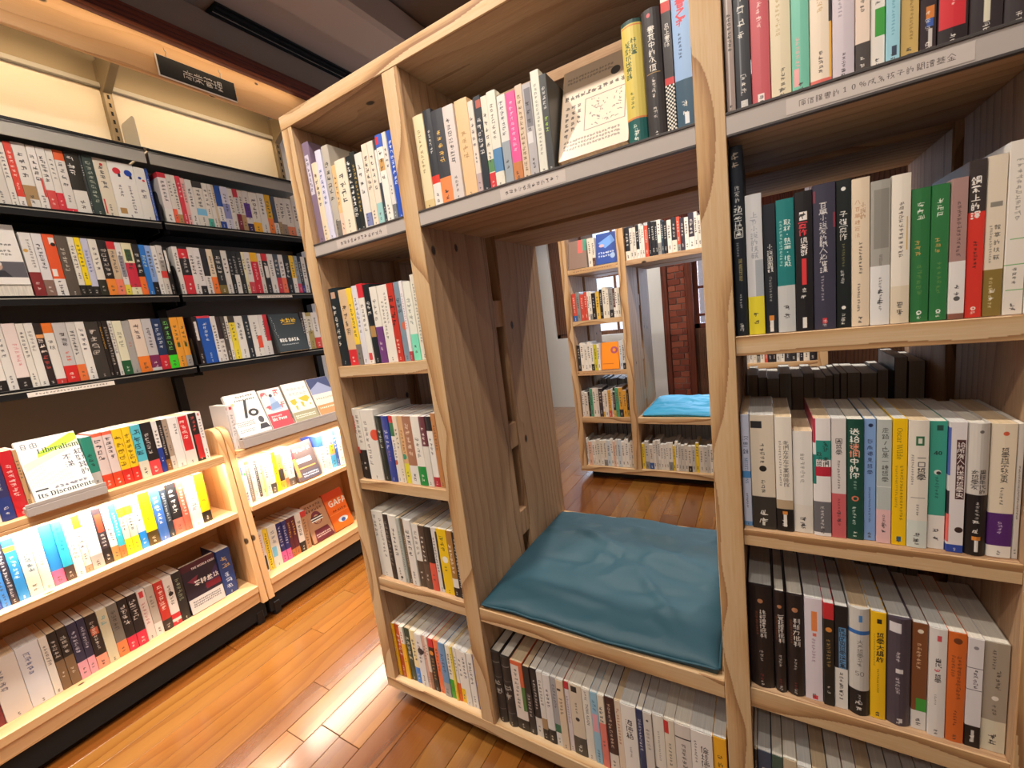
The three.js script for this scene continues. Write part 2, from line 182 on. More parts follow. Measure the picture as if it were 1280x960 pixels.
// print too small to read in the photograph: a clump of random strokes of the same density
function clump(R) { const s = []; for (let i = 0; i < 4; i++) { const y = .1 + .8 * R(), x = R() * .4; s.push([[x, y], [x + .35 + .5 * R() * (1 - x), y]]); } for (let i = 0; i < 3; i++) { const x = .1 + .8 * R(), y = R() * .5; s.push([[x, y], [x + (R() - .5) * .35, y + .3 + .4 * R()]]); } return s; }
function stroke(g, st, x, y, w, h, col, weight) { g.strokeStyle = col; g.lineWidth = Math.max(0.9, weight * Math.min(w, h)); g.lineCap = 'butt'; g.lineJoin = 'miter'; g.beginPath(); for (const s of st) s.forEach(([a, b], i) => { const X = x + a * w, Y = y + b * h; i ? g.lineTo(X, Y) : g.moveTo(X, Y); }); g.stroke(); }
function drawChar(g, ch, x, y, w, h, col, weight = 0.1) {
  const st = ch === ' ' ? [] : glyph(ch);
  if (st) return stroke(g, st, x + w * .05, y + h * .05, w * .9, h * .9, col, weight);
  g.fillStyle = col; g.font = `bold ${h}px sans-serif`; g.textAlign = 'center'; g.textBaseline = 'middle'; g.fillText(ch, x + w / 2, y + h / 2);
}
// ------------------------------------------------------------------ book printing: sheets that hold many printed spines and covers
const SHEET = 2048;
class Sheet {
  constructor(name, rough = 0.42) {
    this.c = document.createElement('canvas'); this.c.width = this.c.height = SHEET; this.g = this.c.getContext('2d'); this.x = this.y = this.row = 0;
    this.tex = new THREE.CanvasTexture(this.c); this.tex.colorSpace = THREE.SRGBColorSpace; this.tex.magFilter = this.tex.minFilter = THREE.LinearFilter;
    this.mat = phys({ name, map: this.tex, roughness: rough, clearcoat: 0.12, clearcoatRoughness: 0.25 });
  }
  room(w, h) { if (this.x + w + 4 > SHEET) { this.x = 0; this.y += this.row + 4; this.row = 0; } if (this.y + h + 4 > SHEET) return null; const r = { x: this.x + 2, y: this.y + 2, w, h, sheet: this }; this.x += w + 4; this.row = Math.max(this.row, h); return r; }
}
const sheets = {};
function printRoom(kind, w, h) { w = Math.ceil(w); h = Math.ceil(h); const l = sheets[kind] ??= []; let r = l.length && l[l.length - 1].room(w, h); if (!r) { l.push(new Sheet('printed_' + kind + '_' + l.length)); r = l[l.length - 1].room(w, h); } return r; }
const uvAt = (r, a, b) => [(r.x + a * r.w) / SHEET, 1 - (r.y + b * r.h) / SHEET];

const lum = (h) => { const [r, g, b] = hexRGB(h); return 0.3 * r + 0.59 * g + 0.11 * b; };
const ink = (c) => lum(c) > 120 ? '#3c3a3a' : '#ece8de';
// marks: b foot band, t head block, r rectangle, o disc, T upright title, p print too small to read, l Latin set sideways, k checks
function printSpine(r, col, marks, R) {
  const g = r.sheet.g, { x, y, w, h } = r;
  g.save(); g.beginPath(); g.rect(x - 2, y - 2, w + 4, h + 4); g.clip();
  g.fillStyle = col; g.fillRect(x - 2, y - 2, w + 4, h + 4);
  const vText = (chars, color, y0, y1, cx, size, weight) => { const n = chars.length, pitch = Math.min((y1 - y0) * h / n, size * w * 1.75), ch = Math.min(pitch, size * w * 1.2), cw = Math.min(size * w * 1.15, ch * 1.1); for (let i = 0; i < n; i++) { const yy = y + y0 * h + i * pitch, xx = x + cx * w - cw / 2; chars[i] === '~' ? stroke(g, clump(R), xx, yy, cw * .9, ch * .85, color, .1) : drawChar(g, chars[i], xx, yy, cw, ch, color, weight); } };
  let foot = 1, head = 0, titled = false;
  for (const m of marks) if (m[0] === 'b') foot = Math.min(foot, 1 - m[1]);
  for (const m of marks) {
    if (m[0] === 'b') { g.fillStyle = m[2]; g.fillRect(x - 2, y + h * (1 - m[1]), w + 4, h * m[1] + 2); }
    else if (m[0] === 't') { g.fillStyle = m[2]; g.fillRect(x - 2, y - 2, w + 4, h * m[1] + 2); head = Math.max(head, m[1]); }
    else if (m[0] === 'r') { const [, y0, y1, c, x0 = 0, x1 = 1] = m; g.fillStyle = c; g.fillRect(x + x0 * w - (x0 ? 0 : 2), y + y0 * h, (x1 - x0) * w + (x1 === 1 ? 2 : 0) + (x0 ? 0 : 2), (y1 - y0) * h); }
    else if (m[0] === 'o') { g.fillStyle = m[4]; g.beginPath(); g.ellipse(x + m[1] * w, y + m[2] * h, m[3] * w, m[3] * w, 0, 0, 7); g.fill(); }
    else if (m[0] === 'k') { const s = w / 5; for (let j = 0; j * s < (m[2] - m[1]) * h; j++) for (let i = 0; i < 5; i++) { g.fillStyle = (i + j) % 2 ? '#1c1a1a' : '#ece6da'; g.fillRect(x + i * s, y + m[1] * h + j * s, s + 1, s + 1); } }
    else if (m[0] === 'T') { titled = true; const [, s, c = ink(col), y0 = .12, y1 = .7, cx = .5, size = .62, wt = .11] = m; vText([...s], c, y0, y1, cx, size, wt); }
    else if (m[0] === 'p') { titled = true; const [, c = ink(col), y0 = .15, y1 = .6, cx = .5, size = .5] = m; const n = Math.max(2, Math.round((y1 - y0) * h / (size * w * 1.12))); vText(Array(n).fill('~'), c, y0, y1, cx, size, .1); }
    else if (m[0] === 'l') { titled = true; const [, s, c = ink(col), y0 = .15, y1 = .6, cx = .5, size = .5, font = 'bold {}px sans-serif'] = m; g.save(); g.translate(x + cx * w, y + y0 * h); g.rotate(Math.PI / 2); g.font = font.replace('{}', (size * w).toFixed(1)); g.fillStyle = c; g.textAlign = 'left'; g.textBaseline = 'middle'; const tw = g.measureText(s).width; g.scale(Math.min(1, (y1 - y0) * h / tw), 1); g.fillText(s, 0, 0); g.restore(); }
    else if (m[0] === 'h') { const [, s, c, yy, size = .4, cx = .5, font = '{}px sans-serif'] = m; g.font = font.replace('{}', (size * w).toFixed(1)); g.fillStyle = c; g.textAlign = 'center'; g.textBaseline = 'middle'; g.fillText(s, x + cx * w, y + yy * h); }
  }
  if (!titled) {                                                // an ordinary spine: unreadable title, author and publisher
    const c = ink(col), s = .42 + .2 * R(), y0 = Math.max(head, .08 + .08 * R()) + .03;
    vText(Array(4 + Math.floor(R() * 4)).fill('~'), c, y0, Math.min(foot, y0 + .42), .5, s, .1);
    if (foot - y0 > .6) vText(Array(3).fill('~'), c, foot - .22, foot - .1, .5, s * .7, .1);
  }
  const last = marks.find((m) => m[0] === 'b'); if (h > 150 || last) vText(['~', '~'], ink(last ? last[2] : col), last ? 1 - last[1] * .6 : .93, last ? 1 - last[1] * .15 : .985, .5, .34, .1);
  g.restore();
}
// ------------------------------------------------------------------ a book: a cover folded round a block of pages (spine towards +z, origin at the middle of its foot)
function coverGeometry(w, h, d, r, round, edge, thick) {
  const P = [], N = [], UV = [], O = [[-w / 2, -d], [-w / 2, -edge]];
  const n = round > 0 ? 7 : 4;
  for (let i = 0; i < n; i++) { const a = -1 + 2 * i / (n - 1); O.push([a * (w / 2 - edge * .35), round > 0 ? round * (1 - a * a) - edge * .25 * Math.abs(a) : (Math.abs(a) > .9 ? -edge * .1 : 0)]); }
  O.push([w / 2, -edge], [w / 2, -d]);
  const In = O.map(([x, z], i) => [clamp(x, -w / 2 + thick, w / 2 - thick), i === 0 || i === O.length - 1 ? z : Math.min(z, -edge * .2) - thick]);
  const quad = (a, b, c, e, ua, ub, uc, ue) => { const A = new THREE.Vector3(...a), n = new THREE.Vector3(...b).sub(A).cross(new THREE.Vector3(...c).sub(A)).normalize(); for (const [p, t] of [[a, ua], [b, ub], [c, uc], [a, ua], [c, uc], [e, ue]]) { P.push(...p); N.push(n.x, n.y, n.z); UV.push(...t); } };
  const m = O.length, fx = (i) => clamp((O[i][0] + w / 2) / w, .03, .97);
  for (let i = 0; i + 1 < m; i++) {
    const a = fx(i), b = fx(i + 1);
    quad([O[i][0], 0, O[i][1]], [O[i + 1][0], 0, O[i + 1][1]], [O[i + 1][0], h, O[i + 1][1]], [O[i][0], h, O[i][1]], uvAt(r, a, 1), uvAt(r, b, 1), uvAt(r, b, 0), uvAt(r, a, 0));
    quad([O[i][0], h, O[i][1]], [O[i + 1][0], h, O[i + 1][1]], [In[i + 1][0], h, In[i + 1][1]], [In[i][0], h, In[i][1]], uvAt(r, a, .004), uvAt(r, b, .004), uvAt(r, b, .004), uvAt(r, a, .004));
    quad([In[i][0], 0, In[i][1]], [In[i + 1][0], 0, In[i + 1][1]], [O[i + 1][0], 0, O[i + 1][1]], [O[i][0], 0, O[i][1]], uvAt(r, a, .996), uvAt(r, b, .996), uvAt(r, b, .996), uvAt(r, a, .996));
    quad([In[i + 1][0], 0, In[i + 1][1]], [In[i][0], 0, In[i][1]], [In[i][0], h, In[i][1]], [In[i + 1][0], h, In[i + 1][1]], uvAt(r, b, 1), uvAt(r, a, 1), uvAt(r, a, 0), uvAt(r, b, 0));
  }
  for (const [i, s] of [[0, 1], [m - 1, -1]]) { const a = [O[i][0], 0, O[i][1]], b = [In[i][0], 0, In[i][1]], q = [a, b, [b[0], h, b[2]], [a[0], h, a[2]]]; if (s > 0) q.reverse(); quad(...q, ...Array(4).fill(uvAt(r, fx(i), .5))); }
  const g = new THREE.BufferGeometry();
  g.setAttribute('position', new THREE.Float32BufferAttribute(P, 3)); g.setAttribute('normal', new THREE.Float32BufferAttribute(N, 3)); g.setAttribute('uv', new THREE.Float32BufferAttribute(UV, 2));
  return g;
}
const unitBox = new THREE.BoxGeometry(1, 1, 1).translate(0, .5, -.5);
function bookShape({ w, h, d, col, marks, hard, R, kind, px }) {
  const r = printRoom(kind, Math.max(10, px * w / h), px);
  printSpine(r, col, marks, R);
  const thick = hard ? .0022 : Math.min(.0009, w * .06), inset = hard ? .0028 : .0005;
  const cover = coverGeometry(w, h, d, r, hard ? Math.min(.006, w * .16) : w > .02 ? .0007 : 0, hard ? .004 : .0018, thick);
  return { cover, mat: r.sheet.mat, pages: { w: w - 2 * thick, h: h - 2 * inset, d: d - thick * 2 - .002 - (hard ? .004 : .0006), x: 0, y: inset, z: -(hard ? .0045 : .0024) - thick } };
}
function addBook(name, shape, pageMat, label, group, pos, turn, lean = 0) {
  const b = thing(name, label, 'book', pos, turn, group); b.rotation.set(0, turn, lean, 'YXZ');
  mesh('cover', shape.cover, shape.mat, b);
  const p = mesh('page_block', unitBox, pageMat, b); p.scale.set(shape.pages.w, shape.pages.h, shape.pages.d); p.position.set(shape.pages.x, shape.pages.y, shape.pages.z);
  return b;
}
// small or half-hidden books go into one object, as a mass nobody could count
const massCovers = [], massPages = [];
function addToMass(shape, pos, turn) {
  const m = new THREE.Matrix4().makeRotationY(turn).setPosition(...pos);
  massCovers.push(shape.cover.clone().applyMatrix4(m));
  const s = shape.pages; massPages.push(unitBox.clone().toNonIndexed().applyMatrix4(new THREE.Matrix4().makeScale(s.w, s.h, s.d).setPosition(s.x, s.y, s.z).premultiply(m)));
}
// ------------------------------------------------------------------ words for the labels
const NAMED = { white: '#e6e2da', cream: '#e8dcc0', 'pale grey': '#c8c6c0', grey: '#8f8f8c', charcoal: '#4c4a4a', black: '#1c1b1c', red: '#c6303a', coral: '#e2705c', maroon: '#6e2a30', pink: '#e88fae', salmon: '#e8a58c', orange: '#ea8230', peach: '#e6c49a', yellow: '#efcf2e', tan: '#b89468', brown: '#7d5538', olive: '#8c7a3c', green: '#3d8a4c', 'dark green': '#1f5244', mint: '#86cdb4', teal: '#2f8f8c', turquoise: '#3fb8cc', 'light blue': '#9cc8e0', blue: '#3f78c8', navy: '#252e62', purple: '#5e3a80', lilac: '#cfc8dc', mauve: '#a4828a' };
const namedLab = Object.entries(NAMED).map(([n, h]) => [n, hexRGB(h)]);
const colourName = (h) => { const c = hexRGB(h); let best, bd = 1e9; for (const [n, q] of namedLab) { const d = 2 * (c[0] - q[0]) ** 2 + 4 * (c[1] - q[1]) ** 2 + 3 * (c[2] - q[2]) ** 2; if (d < bd) { bd = d; best = n; } } return best; };
const ORD = ['first', 'second', 'third', 'fourth', 'fifth', 'sixth', 'seventh', 'eighth', 'ninth', 'tenth', 'eleventh', 'twelfth', 'thirteenth', 'fourteenth', 'fifteenth', 'sixteenth', 'seventeenth', 'eighteenth', 'nineteenth', 'twentieth', 'twenty-first', 'twenty-second', 'twenty-third', 'twenty-fourth', 'twenty-fifth', 'twenty-sixth'];
// ------------------------------------------------------------------ a row of books along a shelf: each entry gives the photo column of the right foot of its spine
// run 'x': along the freestanding bookcase, spines towards +z; run 'z': along the wall, spines towards +x
function bookRow({ run, base, from, list, anchor, where, group, seed, px = 512, kind = 'near', depth = .15, mass = false, jitter = .005, lim, fromEnd = false }) {
  const [lo, hi] = lim ?? [-9, 9], R = rng(seed), dir = run === 'x' ? [1, 0, 0] : [0, 0, -1];
  const shown = list.map((e, i) => i).filter((i) => list[i][2]); if (fromEnd) shown.reverse();
  let t0 = Math.max(lo, alongLine(from, base, dir)); base = [base[0], base[1] + .0007, base[2]];
  list.forEach((e, i) => {
    const [u, h, col, ...marks] = e, t1 = Math.min(hi, alongLine(u, base, dir)), w = t1 - t0 - .0007, mid = (t0 + t1) / 2; t0 = t1;
    if (!col || w < .002) return;                                           // a gap kept for a book shown face out
    const hard = marks.some((m) => m === 'hard'), ms = marks.filter((m) => Array.isArray(m)), d = depth + (R() - .5) * .014 + (hard ? .006 : 0), back = R() * jitter;
    const shape = bookShape({ w, h, d, col, marks: ms, hard, R, kind, px });
    const pos = run === 'x' ? [base[0] + mid, base[1], base[2] - back] : [base[0] - back, base[1], base[2] - mid], turn = run === 'x' ? 0 : Math.PI / 2;
    const pm = M.pages[Math.floor(R() * 2.4)];
    if (mass) return addToMass(shape, pos, turn);
    const band = ms.find((m) => m[0] === 'b'), head = ms.find((m) => m[0] === 't');
    const lab = `${colourName(col)} book${band ? ` with ${colourName(band[2])} foot` : head ? ` with ${colourName(head[2])} head` : ''}, ${ORD[shown.indexOf(i)]} from ${anchor}, ${where}`, label = lab.split(' ').length > 16 ? lab.replace(/ with [a-z ]+ (foot|head)/, '') : lab;
    addBook('book', shape, pm, label, group, pos, turn);
  });
}
// ------------------------------------------------------------------ a book shown face out: printed front board, page block and back board; origin at the middle of the foot, face towards +z
function faceBook(name, w, h, t, paint, spineCol, label, pos, turn, lean, group, px = 300) {
  const b = thing(name, label, 'book', [pos[0], pos[1] + t * Math.sin(lean) + .0008, pos[2]], turn, group); b.rotation.set(-lean, turn, 0, 'YXZ');
  const r = printRoom('covers', px * w / h, px), g = r.sheet.g;
  g.save(); g.beginPath(); g.rect(r.x - 2, r.y - 2, r.w + 4, r.h + 4); g.clip(); g.fillStyle = spineCol; g.fillRect(r.x - 2, r.y - 2, r.w + 4, r.h + 4); g.translate(r.x, r.y); g.scale(r.h / 100, r.h / 100); paint(g, 100 * w / h); g.restore();
  const geo = cbox(-w / 2, w / 2, 0, h, -.0016, 0, .0005), p = geo.attributes.position, n = geo.attributes.normal, uv = geo.attributes.uv;
  for (let i = 0; i < p.count; i++) { const q = n.getZ(i) > .9 ? uvAt(r, clamp((p.getX(i) + w / 2) / w, .004, .996), clamp(1 - p.getY(i) / h, .004, .996)) : uvAt(r, .01, .5); uv.setXY(i, ...q); }
  mesh('front_cover', geo, r.sheet.mat, b);
  const plain = std({ name: 'plain_cover', color: spineCol, roughness: .5 });
  mesh('back_cover', cbox(-w / 2, w / 2, 0, h, -t, -t + .0016, .0005), plain, b); mesh('spine', cbox(-w / 2 - .0012, -w / 2, 0, h, -t, 0, .0004), plain, b);
  const pg = mesh('page_block', unitBox, M.pages[0], b); pg.scale.set(w - .004, h - .002, t - .0036); pg.position.set(0, .001, -.0018);
  return b;
}
const stroke100 = (g, s, x, y, size, col, weight = .1) => [...s].forEach((c, i) => drawChar(g, c, x, y + i * size * 1.05, size, size, col, weight));
const row100 = (g, s, x, y, size, col, weight = .1, gap = 1.08) => [...s].forEach((c, i) => drawChar(g, c, x + i * size * gap, y, size, size, col, weight));
function greek(g, x, y, w, n, size, col, seed) { const R = rng(seed); for (let j = 0; j < n; j++) for (let i = 0; i * size * 1.1 < w; i++) stroke(g, clump(R), x + i * size * 1.1, y + j * size * 1.5, size, size, col, .12); }
// ------------------------------------------------------------------ the room: floor of planks, walls, ceiling
const floor = structure('floor', 'glossy reddish brown timber plank floor between the bookcases', 'floor');
board('subfloor', floor, M.blackMatt, -1.5, 3.3, -.08, -.0185, -4.3, 3.4, 0, 0);
{
  const R = rng(5), PW = .0925, X0 = .0395 - PW * 14; const rest = [];
  for (let i = 0; i < 50; i++) {
    const x = X0 + i * PW, near = i < 25; let z = 3.3;
    for (let k = R() * .9; z > -4.2; k = 0) {
      const len = .55 + R() * .65 - k * .4, z1 = Math.max(-4.2, z - len), tone = Math.floor(R() * 3);
      const inner = near && z1 < 1.3 && z > -4.1, g = cbox(-PW / 2 + .0005, PW / 2 - .0005, -.018, 0, z1 + .0006, z - .0006, .0011, 2, bs++);
      const lift = (R() - .5) * .0006, tilt = (R() - .5) * .008;
      if (inner) { const p = mesh('plank', g, M.teak[tone], floor); p.position.set(x + PW / 2, lift - .0005, 0); p.rotation.z = tilt; }
      else rest.push(g.translate(x + PW / 2, -.0006, 0));
      z = z1;
    }
  }
  const m = mesh('outlying_planks', mergeGeometries(rest), M.teak[0], floor); m.userData.kind = 'stuff';
}
const WX = -1.36, ZB = -4.1, ZF = 3.2, XR = 3.2, CY = 2.95;
const wallL = structure('wall_left', 'wall behind the black metal shelving', 'wall');
board('wall_panel', wallL, M.wallGrey, WX - .12, WX, 0, CY, -.93, ZF, 1, 0);
board('wall_panel', wallL, M.white, WX - .12, WX, 0, CY, ZB, -.93, 1, 0);
structure('wall_right', 'plain white wall closing the shop', 'wall', cbox(XR, XR + .12, 0, CY, ZB, ZF, 0), M.white);
structure('wall_front', 'plain white wall behind the viewer', 'wall', cbox(WX, XR, 0, CY, ZF, ZF + .12, 0), M.white);
const ceiling = structure('ceiling', 'brown grey plaster ceiling with beams', 'ceiling');
board('slab', ceiling, M.ceilDark, WX - .1, XR + .1, CY, CY + .1, ZB - .1, ZF + .1, 0, 0);
board('soffit', ceiling, M.ceil, -1.22, -.8, 2.845, CY, ZB, ZF, 2, .004);
board('beam', ceiling, M.ceil, -.78, -.52, 2.76, CY, ZB, ZF, 2, .02);
board('beam', ceiling, M.ceil, .35, .6, 2.76, CY, ZB, ZF, 2, .02);
board('cross_beam', ceiling, M.ceil, -.52, XR, 2.8, CY, -1.75, -1.5, 0, .02);
board('cross_beam', ceiling, M.ceil, -.52, XR, 2.8, CY, .9, 1.15, 0, .02);
board('wall_plate', ceiling, M.redWood, WX, -1.2, 2.8, CY, ZB, ZF, 2, .004);
board('trim_board', ceiling, M.redWood, -1.14, -.97, 2.562, 2.6, -2.4, 1.2, 2, .006);
board('trim_lip', ceiling, M.redWood, -.975, -.967, 2.535, 2.5625, -2.4, 1.2, 2, .001);
board('trim_board', ceiling, M.darkWood, -1.22, -1.1, 2.6, 2.66, -2.4, 1.2, 2, .006);
board('bulkhead', ceiling, M.ceil, -1.36, -1.14, 2.66, 2.845, -2.4, 1.2, 2, .004);
{ // recessed slot diffuser
  const v = thing('slot_diffuser', 'long black linear air diffuser slot in the brown ceiling', 'air vent');
  board('frame', v, M.black, -1.15, -1.045, 2.838, 2.8448, -2.2, -.53, 2, .001);
  for (const x of [-1.125, -1.098, -1.071]) board('blade', v, M.blackMatt, x - .004, x + .004, 2.828, 2.838, -2.19, -.54, 2, 0);
  board('divider_strip', v, M.greyMetal, -1.1, -1.097, 2.826, 2.829, -2.19, -.54, 2, 0);
}
// back wall with two windows, a white pier and a strip of exposed brick
const wallB = structure('wall_back', 'back wall with white plaster, brick and windows', 'wall');
const wb = (m, x0, x1, y0, y1, z0 = ZB - .16, z1 = ZB) => board('wall_panel', wallB, m, x0, x1, y0, y1, z0, z1, 1, 0);
wb(M.white, WX - .12, -1.12, 0, CY); wb(M.white, -1.12, -.06, 0, .88); wb(M.white, -1.12, -.06, 2.25, CY); wb(M.white, -.06, .19, 0, CY, ZB - .16, ZB + .02); wb(M.redWood, .19, 1.4, 1.95, CY); wb(M.darkWood, 1.4, XR + .1, 0, CY);
wb(M.mortar, .25, .43, 0, 1.95, ZB - .16, ZB - .012); wb(M.darkWood, .5, 1.4, 0, .86, ZB - .14, ZB - .02);
for (const [x0, x1] of [[.19, .25], [.43, .5]]) board('timber_post', wallB, M.redWood, x0, x1, 0, 1.95, ZB - .16, ZB + .015, 1, .004);
{ let k = 0; for (let c = 0; c < 34; c++) { const y = .006 + c * .067; if (y > 1.88) break; const cuts = c % 2 ? [.25, .335, .43] : [.25, .385, .43]; for (let i = 0; i + 1 < cuts.length; i++) { const j = hash2(c, i, 4); const b = mesh('brick', cbox(cuts[i] + .004, cuts[i + 1] - .004, y, y + .058, ZB - .1, ZB - .004 + j * .006, .003), M.brick[k++ % 3], wallB); b.name = 'brick'; } } }
function windowIn(n, x0, x1, y0, y1, mat, uprights, rails, label, place) {
  const w = structure('window_' + n, label, 'window'), f = .05;
  const put = (name, a0, a1, b0, b1, t, m) => place(name, w, m, a0, a1, b0, b1, t);
  put('window_frame', x0, x0 + f, y0, y1, .05, mat); put('window_frame', x1 - f, x1, y0, y1, .05, mat); put('window_frame', x0, x1, y0, y0 + f, .05, mat); put('window_frame', x0, x1, y1 - f, y1, .05, mat);
  for (const u of uprights) put('mullion', u - .015, u + .015, y0, y1, .035, mat);
  for (const r of rails) put('glazing_bar', x0, x1, r - .014, r + .014, .032, mat);
  const us = [x0 + f, ...uprights, x1 - f], rs = [y0 + f, ...rails, y1 - f];
  for (let i = 0; i + 1 < us.length; i++) for (let j = 0; j + 1 < rs.length; j++) put('pane', us[i] + .004, us[i + 1] - .004, rs[j] + .004, rs[j + 1] - .004, .003, M.glass);
  return w;
}
const onBack = (name, w, m, a0, a1, b0, b1, t) => mesh(name, cbox(a0, a1, b0, b1, ZB - .07 - t / 2, ZB - .07 + t / 2, name === 'pane' ? 0 : .003, 1, bs++), m, w);
windowIn(1, -1.12, -.06, .88, 2.25, M.darkWood, [-.86, -.6, -.33], [1.28, 1.56, 1.84], 'dark framed window with small panes behind the far bookcase', onBack);
board('shutter', wallB, M.darkWood, -1.07, -.875, .93, 2.2, ZB - .06, ZB - .03, 1, .003);
windowIn(2, .5, 1.4, .86, 1.95, M.redWood, [.68, .86, 1.04, 1.22], [1.0, 1.29, 1.62], 'reddish brown timber window with many small panes beside brick', onBack);
// a street front outside, so that the windows look onto something
structure('wall_outside', 'pale rendered house front across the lane', 'wall', cbox(.2, 5, -.2, 1.9, -7.3, -7.1, 0), std({ name: 'pale_render', color: '#b9a7a4', roughness: .9 }));
structure('ground_outside', 'grey paving of the lane outside', 'pavement', cbox(-4, 5, -.25, -.1, -7.1, ZB - .2, 0), std({ name: 'grey_paving', color: '#8d9096', roughness: .9 }));
// ------------------------------------------------------------------ lamps
function areaLight(name, w, h, color, intensity, pos, look) { const l = new THREE.RectAreaLight(color, intensity, w, h); l.name = name; l.position.set(...pos); l.lookAt(...look); scene.add(l); return l; }
const glow = (c, k) => std({ name: 'lamp_glow', color: '#ffffff', emissive: new THREE.Color(c), emissiveIntensity: k, roughness: .6 });
areaLight('daylight_window', .96, 1.3, LIGHT.windowColor, LIGHT.window, [-.59, 1.56, ZB - .2], [-.59, 1.3, 0]);
areaLight('daylight_window', .84, 1.02, LIGHT.windowColor, LIGHT.window, [.95, 1.42, ZB - .2], [.95, 1.2, 0]);
// track spotlights on the ceiling above the aisle, out of the frame
const spotGlow = glow(LIGHT.spotColor, 6);
[[-.5, .55, -.55, .45, 3, .46], [-.5, -.5, -.55, -.45, 3, .46], [-.45, .3, -1.1, .1, .55], [.2, .48, .25, -.05, .8], [.95, .48, .9, -.05, .75], [0, 1.15, .2, .1, .42], [.9, 1.15, .8, .1, .42], [-.45, 1.5, -.7, 1.1, .7], [1.0, 2.1, 1.0, .6, .35], [.3, -1.2, .3, -1.8, 1.3], [1.1, -1.2, 1.0, -1.8, 1.3], [-.3, -3.3, -.2, -3.9, 1.4]].forEach(([x, z, tx, tz, k, cone = 1.12], i) => {
  const t = thing('track_spotlight', `black cylindrical ceiling spotlight, ${ORD[i]} along the tracks`, 'spotlight', [x, 2.72, z]);
  mesh('housing', new THREE.CylinderGeometry(.035, .04, .13, 20, 1, true).translate(0, .02, 0), M.black, t); mesh('cap', new THREE.CylinderGeometry(.035, .035, .006, 20).translate(0, .085, 0), M.black, t);
  mesh('stem', new THREE.CylinderGeometry(.008, .008, .145, 10).translate(0, .16, 0), M.black, t); mesh('lens', new THREE.CylinderGeometry(.03, .03, .006, 20).translate(0, -.02, 0), spotGlow, t);
  const s = new THREE.SpotLight(LIGHT.spotColor, LIGHT.spot * k, 0, cone, .8, 2); s.name = 'spot'; s.castShadow = true; s.shadow.radius = 1.6; s.position.set(x, 2.685, z); s.target.position.set(tx, 0, tz); scene.add(s, s.target); s.target.name = 'spot_aim';
});
// unseen ceiling panels added as soft fill light
[[.9, 2.3, 0], [2.3, 1.6, 1], [2.4, -.9, 2], [.6, -2.9, 3]].forEach(([x, z, i]) => {
  const t = thing('added_fill_panel', `added long ceiling panel for fill light, ${ORD[i]} of the set`, 'ceiling light', [x, 2.72, z]);
  board('housing', t, M.greyMetal, -.62, .62, 0, .05, -.16, .16, 0, .003); board('diffuser', t, glow(LIGHT.fillColor, 1.6), -.6, .6, -.006, 0, -.14, .14, 0, .001);
  for (const sx of [-.5, .5]) board('hanger', t, M.black, sx - .004, sx + .004, .05, .24, -.004, .004, 1, 0);
  areaLight('added_fill_light', 1.18, .27, LIGHT.fillColor, LIGHT.panel, [x, 2.705, z], [x, 0, z + .001]);
});
// ------------------------------------------------------------------ the freestanding double-sided bookcase with a seat niche (two shallow cases back to back)
const U = [[0, .044], [.3905, .4375], [1.031, 1.0746], [1.4175, 1.4615]];       // uprights
const SH = [[1.4465, 1.479], [1.1017, 1.134], [.756, .786], [.416, .457]];        // shelves from the top: underside, top
const BOT = [.0535, .094], TOP = [1.791, 1.8243], DEP = .27, GAP = .05;
function bookcase(dx, dz, label) {
  const t = thing('niche_bookcase', label, 'bookcase', [dx, 0, dz]);
  for (const [z0, z1, front] of [[0, -DEP, 1], [-DEP - GAP, -2 * DEP - GAP, 0]]) {
    const zf = front ? z0 - .006 : z1 + .006, [za, zb] = front ? [zf, z1] : [z0, zf];
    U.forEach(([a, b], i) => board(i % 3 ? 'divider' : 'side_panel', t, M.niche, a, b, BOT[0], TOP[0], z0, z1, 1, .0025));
    // pale strips added at the front edges; shade is put into the brown boards
    U.forEach(([a, b]) => board('added_edge_strip', t, M.shelf, a, b, BOT[0], TOP[0], front ? z0 : z1, front ? z0 + .003 : z1 - .003, 1, .001));
    board('top_board', t, M.niche, U[0][0], U[3][1], TOP[0], TOP[1], z0, z1, 0, .0025); board('added_top_edge', t, M.shelf, U[0][0], U[3][1], TOP[0] - .001, TOP[1] + .0005, front ? z0 : z1, front ? z0 + .004 : z1 - .004, 0, .0012);
    board('base_board', t, M.shelf, U[0][0] + .001, U[3][1] - .001, BOT[0] - .001, BOT[1], front ? .0035 : z0, front ? z1 : z1 - .0035, 0, .0025);
    for (const [l, r] of [[U[0][1], U[1][0]], [U[2][1], U[3][0]]]) for (const [a, b] of SH) { board('shelf', t, M.niche, l, r, a, b, za, zb, 0, .002); board('added_shelf_edge', t, M.shelf, l, r, a - .0004, b + .0003, front ? za : zb, front ? za + .003 : zb - .003, 0, .001); }
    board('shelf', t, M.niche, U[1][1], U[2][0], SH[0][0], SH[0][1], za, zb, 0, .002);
    board('seat_board', t, M.shelf, U[1][1], U[2][0], SH[3][0], SH[3][1], front ? z0 : z0, front ? z1 - GAP / 2 : z1, 0, .002);
  }
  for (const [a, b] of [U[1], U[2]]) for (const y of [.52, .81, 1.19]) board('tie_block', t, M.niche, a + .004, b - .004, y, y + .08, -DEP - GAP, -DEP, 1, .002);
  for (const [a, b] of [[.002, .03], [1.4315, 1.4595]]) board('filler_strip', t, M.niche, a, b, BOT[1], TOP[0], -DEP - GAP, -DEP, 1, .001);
  board('plinth', t, M.blackMatt, .06, 1.4, 0, BOT[0] - .001, -.06, -2 * DEP - GAP + .06, 0, .002);
  return t;
}
const near = bookcase(0, 0, 'pale timber double-sided bookcase with a teal cushioned seat niche');
const far = bookcase(-.05, -1.95, 'pale timber double-sided bookcase with a bright blue cushion, seen through the niche');
PARTS.什 = '3012 2228 4383 6148';
